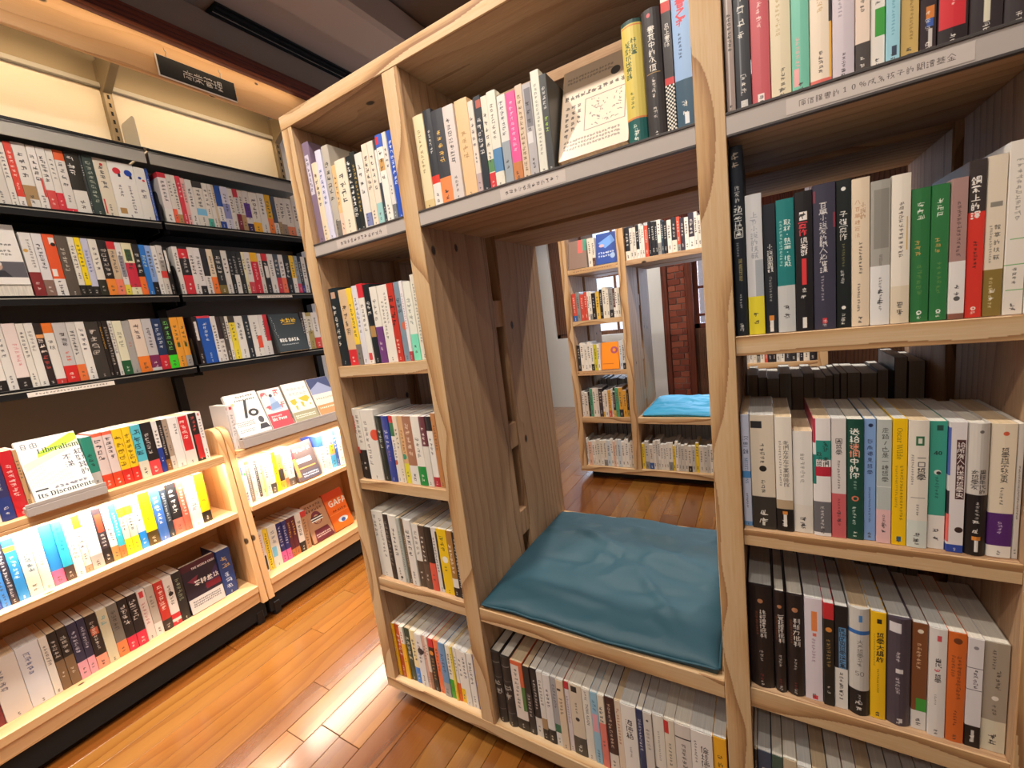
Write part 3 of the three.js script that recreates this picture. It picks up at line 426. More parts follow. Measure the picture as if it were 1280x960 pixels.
// price-ticket rails along the top shelves
function paperLabel(parent, w, h, text, pos, turn = 0, paper = '#cbc1ba', ink2 = '#4d4544', scale = 1) {
  const pr = printRoom('covers', 1100 * scale * w / .36, 1100 * scale * h / .36), g = pr.sheet.g;
  g.save(); g.beginPath(); g.rect(pr.x - 2, pr.y - 2, pr.w + 4, pr.h + 4); g.clip(); g.fillStyle = paper; g.fillRect(pr.x - 2, pr.y - 2, pr.w + 4, pr.h + 4);
  const R = rng(text.length * 7 + 1), n = [...text].length, step = (pr.w * .84) / n, s = Math.min(pr.h * .62, step * .9);
  [...text].forEach((c, i) => { const X = pr.x + pr.w * .08 + i * step, Y = pr.y + (pr.h - s) / 2; c === '~' ? stroke(g, clump(R), X, Y, s * .9, s * .9, ink2, .1) : /[0-9%?]/.test(c) ? (g.fillStyle = ink2, g.font = `${s}px serif`, g.textAlign = 'center', g.textBaseline = 'middle', g.fillText(c, X + s / 2, Y + s / 2)) : drawChar(g, c, X, Y, s, s, ink2, .07); });
  g.restore();
  const geo = new THREE.PlaneGeometry(w, h), uv = geo.attributes.uv; [[0, 0], [1, 0], [0, 1], [1, 1]].forEach(([a, b], i) => uv.setXY(i, ...uvAt(pr, a, b)));
  const lab = mesh('paper_label', geo, pr.sheet.mat, parent); lab.position.set(...pos); lab.rotation.y = turn; return lab;
}
function labelRail(parent, x0, x1, y0, y1, text, tx0, tx1) {
  const r = board('label_rail', parent, M.rail, x0, x1, y0 + .001, y1 - .001, -.006, .0015, 0, .0006);
  board('rail_edge', r, M.railEdge, x0, x1, y1 - .0015, y1 + .0025, -.006, .003, 0, .0005); board('rail_edge', r, M.railEdge, x0, x1, y0 - .001, y0 + .0028, -.006, .003, 0, .0005);
  paperLabel(r, tx1 - tx0, (y1 - y0) * .66, text, [(tx0 + tx1) / 2, (y0 + y1) / 2, .0019]);
}
for (const k of [0, 2]) paperLabel(far, .32, .024, '~'.repeat(26), [.217, (SH[k][0] + SH[k][1]) / 2, -.0022], 0, '#c79f74', '#5c4432', .5);
labelRail(near, U[0][1], U[1][0], SH[0][0], SH[0][1], '~~~~~~~~~~~~', .14, .33);
labelRail(near, U[1][1], U[2][0], SH[0][0], SH[0][1], '~~~什~是~~的~~?', .66, .805);
labelRail(near, U[2][1], U[3][0], SH[0][0], SH[0][1], '原價購書的10%成為孩子的閱讀基金', 1.153, 1.347);
// ------------------------------------------------------------------ cushions: soft rectangular pads with creases and a piped edge
function cushion(name, x0, x1, z0, z1, y0, mat, label, seed) {
  const t = thing(name, label, 'cushion', [(x0 + x1) / 2, y0, (z0 + z1) / 2]), W = (x1 - x0) / 2, D = (z1 - z0) / 2, nx = 90, nz = 90, P = [], UV = [], ix = [];
  const crease = (x, z, ax, az, bx, bz, wd, dp) => { const dx = bx - ax, dz = bz - az, q = clamp(((x - ax) * dx + (z - az) * dz) / (dx * dx + dz * dz)), px = ax + dx * q, pz = az + dz * q, ds = Math.hypot(x - px, z - pz); return dp * Math.exp(-ds * ds / (wd * wd)) * Math.sin(Math.PI * clamp(q * .9 + .05)); };
  const top = (a, b) => {                                       // a, b in -1 .. 1
    const e = (1 - Math.pow(Math.abs(a), 9)) * (1 - Math.pow(Math.abs(b), 9)), x = a * W, z = b * D;
    let y = .013 + .024 * Math.pow(Math.max(0, e), .45) + .016 * (fbm(a * 2 + seed, b * 2, 3, 3) - .5) + .006 * (fbm(a * 6 + seed, b * 5, 8, 2) - .5) + .006 * Math.pow(1 - Math.abs(2 * fbm(a * 1.6 + b * .8 + seed, b * 2.6 - a * .5, 15, 3) - .95), 6) * e;
    y += 1.5 * (crease(x, z, .06, .02, .2, .2, .012, .008) + crease(x, z, -.05, -.05, .25, .06, .018, -.008) + crease(x, z, -.18, -.14, .04, -.03, .016, .008) + crease(x, z, 0, -.1, .24, -.02, .016, .006) + crease(x, z, -.2, .18, .1, .2, .016, .006) + crease(x, z, -.02, .06, .01, -.06, .006, -.004) + crease(x, z, -.05, -.2, .2, -.12, .02, .006) + crease(x, z, -.22, .05, -.02, .02, .018, -.006) + crease(x, z, .02, .12, .22, .1, .014, -.005));
    return Math.max(.004, y);
  };
  for (let j = 0; j <= nz; j++) for (let i = 0; i <= nx; i++) { const a = Math.sin((i / nx - .5) * Math.PI * .985) / Math.sin(.5 * Math.PI * .985), b = Math.sin((j / nz - .5) * Math.PI * .985) / Math.sin(.5 * Math.PI * .985), wv = 1 + .012 * Math.sin(b * 5 + seed) * Math.abs(a) ; P.push(a * W * wv, top(a, b), b * D * (1 + .01 * Math.sin(a * 4 + seed))); UV.push(i / nx, j / nz); }
  const id = (i, j) => j * (nx + 1) + i;
  for (let j = 0; j < nz; j++) for (let i = 0; i < nx; i++) ix.push(id(i, j), id(i, j + 1), id(i + 1, j), id(i + 1, j), id(i, j + 1), id(i + 1, j + 1));
  const rim = []; for (let i = 0; i < nx; i++) rim.push(id(i, nz)); for (let j = nz; j > 0; j--) rim.push(id(nx, j)); for (let i = nx; i > 0; i--) rim.push(id(i, 0)); for (let j = 0; j < nz; j++) rim.push(id(0, j));
  const b0 = P.length / 3; for (const r of rim) { P.push(P[r * 3] * .985, 0, P[r * 3 + 2] * .985); UV.push(UV[r * 2], UV[r * 2 + 1]); }
  rim.forEach((r, k) => { const k2 = (k + 1) % rim.length; ix.push(r, b0 + k, rim[k2], rim[k2], b0 + k, b0 + k2); });
  const c = P.length / 3; P.push(0, 0, 0); UV.push(.5, .5); rim.forEach((r, k) => ix.push(c, b0 + (k + 1) % rim.length, b0 + k));
  const g = new THREE.BufferGeometry(); g.setAttribute('position', new THREE.Float32BufferAttribute(P, 3)); g.setAttribute('uv', new THREE.Float32BufferAttribute(UV, 2)); g.setIndex(ix); g.computeVertexNormals();
  mesh('pad', g, mat, t);
  const ring = rim.filter((_, k) => k % 5 === 0).map((r) => new THREE.Vector3(P[r * 3] * 1.003, P[r * 3 + 1] + .001, P[r * 3 + 2] * 1.003));
  mesh('piping', new THREE.TubeGeometry(new THREE.CatmullRomCurve3(ring, true), 160, .0028, 6, true), mat, t);
  return t;
}
cushion('seat_cushion', .446, 1.0225, -.558, -.004, SH[3][1] + .0005, M.cushion, 'creased teal satin seat cushion in the niche of the bookcase with spotlit books', 1);
cushion('seat_cushion', .465 - .05, 1.018 - .05, -.57 - 1.95, -.03 - 1.95, SH[3][1] + .0005, M.cushionBlue, 'bright sky blue seat cushion in the niche of the far bookcase', 4);
const HP0 = Math.PI / 2;
// ------------------------------------------------------------------ black metal wall shelving with a timber pelmet
const FX = -1.10, ROWY = [1.812, 1.5, 1.18], BAY = [.86, -.13, -.9];
const rack = thing('metal_wall_shelving', 'black metal wall shelving in two bays below a lit timber pelmet', 'shelving', [0, 0, 0]);
for (const z of BAY) { board('upright', rack, z === BAY[1] ? M.black : M.black, WX + .001, WX + .04, .05, 2.08, z - .018, z + .018, 1, .001); board('upright_top', rack, M.bronze, WX + .001, WX + .04, 2.08, 2.53, z - .016, z + .016, 1, .002); for (let k = 0; k < 9; k++) board('slot', rack, M.blackMatt, WX + .0395, WX + .0408, 2.17 + k * .034, 2.187 + k * .034, z - .004, z + .004, 1, 0); }
for (let b = 0; b < 2; b++) {
  const z0 = BAY[b + 1] + .006, z1 = BAY[b] - .006;
  for (const y of ROWY) { const s = board('shelf', rack, M.black, WX + .03, FX, y - .006, y - .0005, z0, z1, 2, .001); board('front_lip', s, M.black, FX - .004, FX, y - .034, y - .0005, z0, z1, 2, .0015); board('lip_highlight', s, M.greyMetal, FX, FX + .0012, y - .012, y - .0085, z0, z1, 2, .0003); }  // thin pale line on the black lip stands for its highlight
  const s = board('top_shelf', rack, M.greyMetal, WX + .03, FX, 2.09, 2.096, z0, z1, 2, .001); board('front_lip', s, M.greyMetal, FX - .004, FX, 2.045, 2.098, z0, z1, 2, .0015); board('lip_edge', s, M.black, FX - .006, FX + .002, 2.098, 2.109, z0, z1, 2, .001);
  board('back_panel', rack, M.wallGrey, WX + .001, WX + .008, .86, 1.78, z0, z1, 2, 0); board('back_panel', rack, M.blackMatt, WX + .001, WX + .008, 1.78, 2.09, z0, z1, 2, 0);
  board('lit_panel', rack, M.cream, WX + .001, WX + .012, 2.1, 2.42, z0, z1, 2, .001); board('panel_head', rack, M.greyMetal, WX + .001, WX + .03, 2.42, 2.44, z0, z1, 2, .002); board('panel_top', rack, M.bronze, WX + .001, WX + .01, 2.44, 2.56, z0, z1, 2, .001);
  for (const y of ROWY) for (const z of [z0 + .012, z1 - .012]) board('bracket', rack, M.black, WX + .03, FX - .01, y - .05, y - .006, z - .0015, z + .0015, 0, .0004);
}
// arms that carry the pelmet
for (const z of BAY) { const sh = new THREE.Shape([[WX + .04, 2.4], [WX + .04, 2.52], [-1.09, 2.545], [-1.062, 2.535], [-1.062, 2.5], [-1.2, 2.46]].map(([x, y]) => new THREE.Vector2(x, y))); mesh('pelmet_arm', new THREE.ExtrudeGeometry(sh, { depth: .028, bevelEnabled: true, bevelSize: .002, bevelThickness: .002, bevelSegments: 1 }).translate(0, 0, z - .014), M.bronze, rack); }
board('pelmet', rack, M.pine, -1.06, -1.042, 2.395, 2.552, -2.38, 1.1, 2, .003);
{ const led = board('led_strip', rack, glow(LIGHT.ledColor, 2.5), -1.09, -1.064, 2.538, 2.546, -.88, 1.0, 2, .001); areaLight('pelmet_light', 1.85, .03, LIGHT.ledColor, LIGHT.led, [-1.085, 2.532, .06], [-1.33, 2.2, .06]); }
{ board('led_strip', rack, glow(LIGHT.ledColor, 2), -.99, -.98, 2.556, 2.561, -.88, 1.0, 2, .0005); areaLight('pelmet_wash', 1.85, .01, LIGHT.ledColor, LIGHT.led * .8, [-.985, 2.555, .06], [-1.05, 2.42, .06]); }
// hanging department sign
{
  const sg = thing('department_sign', 'black hanging shelf sign with white characters on the timber pelmet', 'sign', [-1.036, 2.4, -.375]); sg.rotation.y = Math.PI / 2;
  const pr = printRoom('covers', 420, 112), g = pr.sheet.g; g.save(); g.fillStyle = '#f1ede4'; g.fillRect(pr.x - 2, pr.y - 2, pr.w + 4, pr.h + 4); g.fillStyle = '#1c1d20'; g.fillRect(pr.x + 7, pr.y - 2, pr.w, pr.h - 4);
  [...'商業管理'].forEach((c, i) => drawChar(g, c, pr.x + 128 + i * 54, pr.y + 28, 53, 53, '#e9e6df', .085)); g.restore();
  const geo = cbox(-.158, .158, 0, .086, -.002, .002, .0006), p = geo.attributes.position, n = geo.attributes.normal; for (let i = 0; i < p.count; i++) geo.attributes.uv.setXY(i, ...(n.getZ(i) > .9 ? uvAt(pr, (p.getX(i) + .158) / .316, 1 - p.getY(i) / .086) : uvAt(pr, .005, .5)));
  mesh('plate', geo, pr.sheet.mat, sg);
  for (const x of [-.115, .1]) mesh('hook', new THREE.TubeGeometry(new THREE.CatmullRomCurve3([[x, .084, 0], [x, .1, .002], [x + .004, .105, .001], [x, .115, -.003], [x, .125, -.004]].map((v) => new THREE.Vector3(...v))), 10, .0014, 5), M.greyMetal, sg);
}
// book ends standing where the bays meet
const endShape = new THREE.Shape(); endShape.moveTo(0, 0); endShape.lineTo(.13, 0); endShape.lineTo(.13, .1); endShape.quadraticCurveTo(.13, .125, .105, .125); endShape.lineTo(.02, .125); endShape.quadraticCurveTo(0, .125, 0, .1); endShape.closePath();
const endGeo = new THREE.ExtrudeGeometry(endShape, { depth: .0018, bevelEnabled: false }).translate(-.13, 0, -.0009);
ROWY.forEach((y, i) => { const e = thing('bookend', `black metal bookend between the bays, ${['upper', 'middle', 'lower'][i]} row of books`, 'bookend', [FX + .004, y + .0005, -.1315]); mesh('plate', endGeo, M.black, e); board('foot', e, M.black, -.13, -.12, 0, .0016, -.004, .0, 0, .0004); });
{ const e = thing('bookend', 'pale grey bookend standing empty on the top shelf under the pelmet', 'bookend', [FX + .002, 2.109, -.115]); mesh('plate', endGeo, M.greyMetal, e); board('foot', e, M.greyMetal, -.13, 0, 0, .0016, -.03, 0, 0, .0004); }
// ------------------------------------------------------------------ pine display units below
const LOWY = [.79, .53, .185];
function displayUnit(z0, z1, label) {
  const t = thing('display_unit', label, 'display shelf');
  const prof = new THREE.Shape(); prof.moveTo(WX + .05, .1); prof.lineTo(-.838, .1); prof.lineTo(-.9, .84); prof.quadraticCurveTo(-.905, .895, -.955, .9); prof.quadraticCurveTo(-1.02, .9, -1.06, .86); prof.lineTo(WX + .05, .82); prof.closePath();
  const sg = new THREE.ExtrudeGeometry(prof, { depth: .022, bevelEnabled: true, bevelSize: .002, bevelThickness: .002, bevelSegments: 1 }), uv = sg.attributes.uv; for (let i = 0; i < uv.count; i++) uv.setXY(i, sg.attributes.position.getY(i) / WOOD_U + .3, (sg.attributes.position.getX(i) + sg.attributes.position.getZ(i)) / WOOD_V);
  for (const z of [z0, z1 - .022]) mesh('side_panel', sg.clone().translate(0, 0, z), M.pine, t);
  const a = z0 + .025, b = z1 - .025;
  board('base_shelf', t, M.pine, WX + .05, -.842, LOWY[2] - .03, LOWY[2], a, b, 2, .002); board('base_rail', t, M.pine, -.87, -.848, .105, LOWY[2] - .03, a, b, 2, .002);
  board('shelf', t, M.pine, WX + .05, -.868, LOWY[1] - .024, LOWY[1], a, b, 2, .002); board('shelf', t, M.pine, WX + .05, -.87, LOWY[0] - .022, LOWY[0], a, b, 2, .002);
  board('back_board', t, M.pine, -1.12, -1.1, LOWY[2], LOWY[0] - .022, a, b, 2, .001);
  board('kick_board', t, M.blackMatt, WX + .06, -.862, .02, .1, z0 + .004, z1 - .004, 2, .002);
  for (const z of [z0 + .02, z1 - .05]) board('foot', t, M.black, -.9, -.858, 0, .06, z, z + .03, 1, .003);
  board('led_lip', t, M.pine, -.874, -.87, LOWY[0] - .034, LOWY[0] - .022, a, b, 2, .001);
  board('led_strip', t, glow(LIGHT.shelfLedColor, 3), -.886, -.876, LOWY[0] - .027, LOWY[0] - .022, a + .02, b - .02, 2, .0005);
  areaLight('shelf_light', b - a - .04, .009, LIGHT.shelfLedColor, LIGHT.shelfLed, [-.881, LOWY[0] - .0285, (a + b) / 2], [-.91, LOWY[1], (a + b) / 2]);
  return t;
}
displayUnit(-.075, .86, 'pine display unit with rounded end panels holding the book on liberalism');
displayUnit(-.76, -.083, 'pine display unit with rounded end panels, partly hidden by the bookcase');

paperLabel(rack, .235, .016, '~'.repeat(22), [FX + .0022, ROWY[2] - .024, .285], HP0, '#e4dcd2', '#5c5450', .6); paperLabel(rack, .19, .012, '~'.repeat(20), [FX + .0022, ROWY[1] - .02, -.56], HP0, '#e4dcd2', '#5c5450', .5);
// ------------------------------------------------------------------ books in the near bookcase
const W = '#e9e5dc', CR = '#e8dcc6', BK = '#211f21', SF = -.014;
const rowX = (name, y, from, list, anchor, where, seed, o = {}) => {
  const x = alongLine((from + list[0][0]) / 2, [0, y, SF], [1, 0, 0]), k = x < U[1][0] ? 0 : x < U[2][0] ? 1 : 2;
  bookRow({ run: 'x', base: [0, y, SF], from, list, anchor, where, group: `books on ${where}`, seed, lim: [U[k][1] + .001, U[k + 1][0] - .001], ...o });
};
// end bay
rowX('', SH[0][1], 398.5, [
  [406.4, .27, '#85728a', ['r', .12, .5, '#d4cfdf', .15, .75], ['p', '#5c5468', .14, .48, .45, .4]], [413, .21, '#e4d2b6'], [420, .235, '#d3d2e6', ['p', '#4a5685', .2, .6]], [428, .24, '#b9b2a6', ['r', .8, 1, '#77726c', .3, 1]], [433.5, .185, '#e0ba84', ['b', .35, '#e6c6b0']], [446, .19, CR], [452, .19, '#1f2529', ['p', '#f0eee8', .06, .8, .5, .72]], [458, .195, '#262a28', ['p', '#c2a255', .15, .75]],
  [467, .185, '#dedbd4', ['r', .78, .95, '#7f86b4', .3, 1]], [474, .2, '#e6d6c2'], [481, .2, '#e5d9c8', ['b', .28, '#9cc9c8']], [485, .2, '#3a424c', ['r', .12, .5, '#e6e3dc', .1, .8]], [493, .205, W, ['t', .14, '#3a5fc0'], ['r', .02, .1, '#d83a4c', 0, .5], ['r', .27, .4, '#c89a5c', .1, .9]], [498, .205, '#d9d6d0', ['b', .2, '#74777c']], [505.6, .205, '#2c55bc', ['p', '#dfe6f2', .1, .6]], [508.6, .21, '#a5c3d4']],
  'the end panel', 'top shelf of the aisle bay', 101);
rowX('', SH[1][1], 426, [
  [437.5, .224, '#1d2a30', ['r', .05, .13, '#c9a58e', .2, .7], ['p', '#e5e2da', .2, .75, .35, .4]], [448, .215, '#d9bb94', ['b', .21, '#d8323a'], ['p', '#5a4a3a', .2, .6]], [454.4, .215, '#f2cf3e', ['b', .27, '#7d7872'], ['p', '#4a443c', .2, .65]], [461, .218, '#dcdce2', ['p', '#6a6a70', .15, .6]], [468, .22, W, ['t', .17, '#d8333f'], ['p', '#6a6866', .25, .6], ['r', .86, .95, '#d94a50', .2, .8]], [476, .215, '#1d2329', ['p', '#e3e0d8', .2, .4], ['r', .52, .66, '#b08a54', .1, .9]],
  [484.4, .205, '#e6e2d8', ['b', .48, '#71407e'], ['p', '#8a8680', .15, .45]], [497, .205, '#e8e4da', ['p', '#77736c', .2, .7, .35, .25], ['p', '#77736c', .1, .5, .7, .2]], [505, .205, '#c2382c', ['p', '#3c1c1a', .15, .55, .5, .8], ['p', '#ecd8c8', .7, .9, .5, .4]], [513, .205, '#7f93a2', ['p', '#2c343c', .2, .4, .5, .6], ['o', .9, .55, .5, '#d2694c']], [517, .205, '#e6e2e4', ['b', .12, '#b5424e'], ['p', '#a6808e', .15, .6]], [526, .2, '#e3e4d8', ['b', .34, '#7fe0c0'], ['p', '#8a9088', .2, .55]], [535.4, .215, '#e4e0d2', ['p', '#707a70', .1, .8, .4, .3]]],
  'the end panel', 'second shelf down, aisle bay', 102);
rowX('', SH[2][1], 451.7, [
  [456.4, .218, '#e2dfd6', ['b', .4, '#2a2625'], ['r', .1, .35, '#cf5a4e', 0, .4], ['r', .55, .64, '#e0383c']], [464.5, .218, '#dedad0', ['b', .42, '#24211f'], ['p', '#6c655c', .08, .5]], [480.8, .215, '#e3e0d8', ['p', '#7a766e', .15, .8, .3, .28], ['o', .85, .35, .3, '#e4553c']], [489, .197, '#1b2522', ['p', '#b9c8b4', .2, .5]], [497.3, .197, '#30459c', ['p', '#d6dcec', .2, .5], ['p', '#c07a9a', .52, .7, .5, .3]], [503, .197, W, ['t', .3, '#3f7a52'], ['r', 0, .1, '#cc3a3a'], ['p', '#6b665f', .35, .7], ['o', .2, .7, .4, '#c05a48']], [508.5, .197, CR], [514.6, .197, '#dcb182', ['b', .3, '#e6dc3e'], ['o', .3, .6, .45, '#3f9a7c'], ['p', '#8a5a34', .2, .55]],
  [525.5, .197, '#a9785e', ['b', .28, '#e6e3dc'], ['p', '#e6cdb4', .1, .6]], [535.6, .197, W, ['b', .28, '#1f9344'], ['p', '#807c74', .3, .6]], [543, .197, '#dedbd2', ['t', .42, '#6e3c44'], ['p', '#e8e0d8', .15, .4]], [550.5, .197, '#e8e6e0', ['t', .2, '#2a2a2e'], ['b', .14, '#b8323e'], ['p', '#77736c', .3, .55]], [556.6, .206, '#bd8452', ['p', '#6b4426', .15, .5]], [559.5, .2, '#dcd8ce']],
  'the end panel', 'third shelf down, aisle bay', 103);
rowX('', SH[3][1], 476.7, [
  [490.5, .221, '#dedcd4', ['p', '#77746c', .06, .4, .25, .3], ['p', '#8e8a82', .1, .7, .7, .25]], [498, .216, '#dcd9d0', ['r', 0, 1, '#2c292a', .1, .95], ['p', '#8d877c', .1, .8]], [507.7, .216, '#dddbd4', ['o', .6, .93, .14, '#3a3634']], [512, .213, '#aab2ac', ['p', '#586860', .2, .8]], [516, .211, '#6b5a44', ['p', '#c2b59c', .25, .75]], [525, .211, '#e2dfd8'], [533.4, .2, '#e2dfd7', ['b', .42, '#54463a'], ['p', '#8a867e', .1, .5]], [541, .2, '#4d4038', ['b', .4, '#5c4c40']], [549, .2, '#22211f', ['b', .44, '#e05a48'], ['p', '#22211f', .1, .2]], [555.8, .2, '#dcd9d4', ['r', .05, .95, '#2a2c3a', .75, 1], ['p', '#4c4a50', .15, .7, .35, .4]],
  [567.8, .2, '#efc912', ['p', '#6e5c10', .1, .35], ['o', .55, .46, .3, '#f2efe2'], ['p', '#6e5c10', .55, .65]], [575.5, .2, '#a5793e', ['r', .72, .86, '#e6e2d8'], ['b', .14, '#28242a'], ['p', '#f0e8d8', .2, .65]], [582, .2, '#1e2129', ['p', '#d6d4cc', .1, .85]]],
  'the end panel', 'fourth shelf down, aisle bay', 104);
rowX('', BOT[1], 494, [
  [502.5, .19, '#f0b91c', ['p', '#94661a', .1, .6]], [509, .19, '#b4481c', ['r', .05, .4, '#d45a24', .5, 1]], [514, .19, '#e9e2d2', ['b', .68, '#f0b622'], ['p', '#c24438', .08, .3]], [521, .188, '#2c4232', ['p', '#dcdcc8', .15, .6, .5, .6]], [528, .188, '#e8d9a4', ['b', .3, '#2f7fd0']], [536.7, .186, '#dfdedc', ['o', .6, .32, .4, '#2c2a2e']], [540, .186, '#d6a898'], [543.8, .186, '#e2d2c2', ['b', .34, '#a8785e']], [550, .184, '#2a2320', ['t', .16, '#d43438'], ['o', .5, .27, .4, '#e0943c'], ['p', '#b89868', .35, .8]], [556.7, .184, '#f07a4c', ['p', '#8a3a24', .15, .6]], [565, .184, '#6c98c4', ['b', .26, '#a3a4a4'], ['p', '#2c3e5c', .2, .55]], [570.8, .182, '#e8e4d4', ['b', .36, '#3ba629']], [574, .182, '#e8d24a', ['b', .3, '#e8c030']], [578, .182, '#e4e2dc', ['b', .34, '#e0601c']], [584, .182, W, ['b', .26, '#f2c41a']], [591, .181, '#e6e4de', ['p', '#44424a', .1, .5, .5, .55]], [599, .181, '#e8e6e0'], [604.5, .18, '#232882', ['p', '#d0d2e4', .2, .6]]],
  'the end panel', 'bottom shelf of the aisle bay', 105);
// above the niche
rowX('', SH[0][1], 531, [
  [543.7, .207, '#e2d2aa', ['b', .12, '#d6bf8c'], ['p', '#8a7a54', .15, .6, .5, .3]], [553.6, .21, '#34373d', ['b', .27, '#e4e0da'], ['r', .66, .74, '#d7392e'], ['p', '#dcd8d0', .2, .45, .5, .35]], [568, .2, '#3c3e45', ['b', .3, '#f08a52'], ['p', '#e2b85a', .2, .55, .5, .42]], [581.3, .197, '#d5cbc6', ['p', '#4f4a4a', .12, .6, .5, .42], ['p', '#5a5454', .72, .9, .5, .3]], [597, .2, '#e3bf92', ['p', '#b08a5c', .3, .6, .5, .4]], [604, .188, '#dccfc2', ['b', .24, '#bca6a6']], [613, .192, '#272d36', ['r', .04, .12, '#b0584a', .3, 1], ['p', '#d5d2cc', .22, .6, .5, .62]], [620.9, .186, '#dcd6c6', ['b', .2, '#d0383e'], ['r', .66, .79, '#5c8a58']], [632, .188, '#e0dcce', ['r', .58, .82, '#5485b2'], ['p', '#77736a', .12, .5, .5, .4]], [642.6, .174, '#dad8d2', ['b', .5, '#9aa2aa'], ['p', '#5e6064', .06, .45, .5, .45]],
  [654.5, .172, '#e85a98', ['b', .24, '#c77f4c'], ['p', '#f4b8d2', .1, .65, .5, .4]], [663.4, .178, '#d2bda6', ['p', '#7c5f48', .1, .9, .5, .55]], [674.3, .174, '#b4b0b2', ['r', .05, .45, '#7c7a80', .2, .9], ['r', .5, .62, '#d8d6d6', .1, .7]], [685, .19, '#dddccf', ['p', '#84867a', .12, .8, .5, .35]], [694, .176, '#47494a', ['p', '#d2d0cc', .12, .35, .5, .45], ['p', '#a6cf3a', .42, .58, .5, .5]], [785.5, .1, null],
  [810.6, .197, '#d7c463', 'hard', ['t', .03, '#2b4c48'], ['b', .22, '#1f5f5c'], ['r', .04, .05, '#d8824c'], ['r', .765, .78, '#d8824c'], ['T', '好故事', '#2c4a30', .14, .28, .62, .28], ['T', '能對抗世界嗎', '#2c4a30', .16, .46, .32, .28], ['p', '#5e6a34', .56, .7, .4, .2], ['p', '#dfe8d8', .82, .93, .45, .22]], [834.6, .199, '#3b3738', 'hard', ['o', .42, .05, .1, '#d9636a'], ['T', '書頁中的永恆', '#ece6dc', .13, .47, .5, .46], ['r', .48, .486, '#b29058', .15, .85], ['p', '#d8d2c8', .52, .68, .5, .22], ['p', '#d8d2c8', .74, .84, .5, .22]], [847, .211, '#352f31', ['t', .05, '#e6e0d6'], ['r', .05, .12, '#c93a34'], ['T', '島上書店', '#e9e4da', .2, .36, .5, .5], ['r', .58, .63, '#c93a3c'], ['k', .63, 1]], [870, .217, '#98b9e2', ['b', .36, '#39586e'], ['T', '~書之~', '#d6404a', .02, .3, .5, .5, .17], ['p', '#384c70', .32, .5, .4, .18], ['r', .87, .95, '#e6ebee', .45, .7]]],
  'the aisle divider', 'top shelf above the seat', 106);
// beyond the niche
rowX('', SH[0][1], 908, [
  [920.8, .24, '#a9958c', ['r', 0, 1, '#d2cac4', .35, .5], ['p', '#3c3432', .4, .62, .6, .4]], [940.6, .245, '#3a3c42', ['r', .05, .9, '#7e8288', .3, .4], ['r', .93, .98, '#d6d4d0', .3, .75]], [964.5, .24, '#c65a62', ['p', '#f0ccc6', .4, .55, .5, .3], ['r', .92, .97, '#f0e4e0', .3, .65]], [990.6, .25, '#dfd2b4', ['p', '#b8a06c', .45, .65, .4, .22], ['p', '#5c5448', .82, .95, .6, .24]], [1013, .24, '#78c4ac', ['r', .85, .95, '#eba9a8', .1, .4], ['T', '藥方', '#3a5a50', .44, .56, .6, .4], ['p', '#eaa8a4', .68, .85, .35, .26]], [1041, .245, '#ecdcc6', ['b', .05, '#dc6a5e'], ['r', .4, .55, '#d6525c', .88, 1], ['r', .55, .66, '#3c3a40', .86, 1], ['r', .66, .95, '#e8b050', .88, 1], ['p', '#c8a46c', .42, .6, .5, .28], ['p', '#4a4240', .8, .92, .5, .2]], [1069, .24, '#cfc4cc', ['p', '#8c8290', .5, .66, .35, .18], ['p', '#5c545e', .85, .95, .5, .18]], [1088.6, .242, '#e9d5c4', ['b', .17, '#4a4340'], ['p', '#57504a', .5, .68, .5, .3]], [1107.5, .24, '#e4ddd4', ['r', .68, .82, '#3f9c3c', .3, 1], ['p', '#4c4a48', .5, .66, .5, .3]], [1125.6, .238, '#9bcede', ['r', .9, .95, '#38465a', .4, .75], ['p', '#6aa8bc', .65, .85, .5, .25]], [1150, .245, '#c9a964', ['t', .62, '#7a323e'], ['p', '#8a6f38', .7, .9, .6, .2]], [1172, .24, '#33262a', ['r', .76, .82, '#d9823c', .35, .85], ['r', .82, .86, '#3f5fae', .4, .8], ['r', .87, .96, '#cfc8c2', .5, .75]], [1212, .24, '#2b2224', ['r', .3, .9, '#d6323c', .05, .9], ['p', '#f0cabc', .5, .8, .5, .14]], [1255, .245, '#332a2c', ['r', .82, .93, '#dcd6be', .4, .6], ['p', '#cfc6bc', .5, .7, .5, .14]], [1296, .24, '#3a3234', ['r', .8, .87, '#d65a52', .45, .65], ['p', '#cfc6bc', .5, .7, .4, .14]]],
  'the seat divider', 'top shelf of the inner bay', 107);
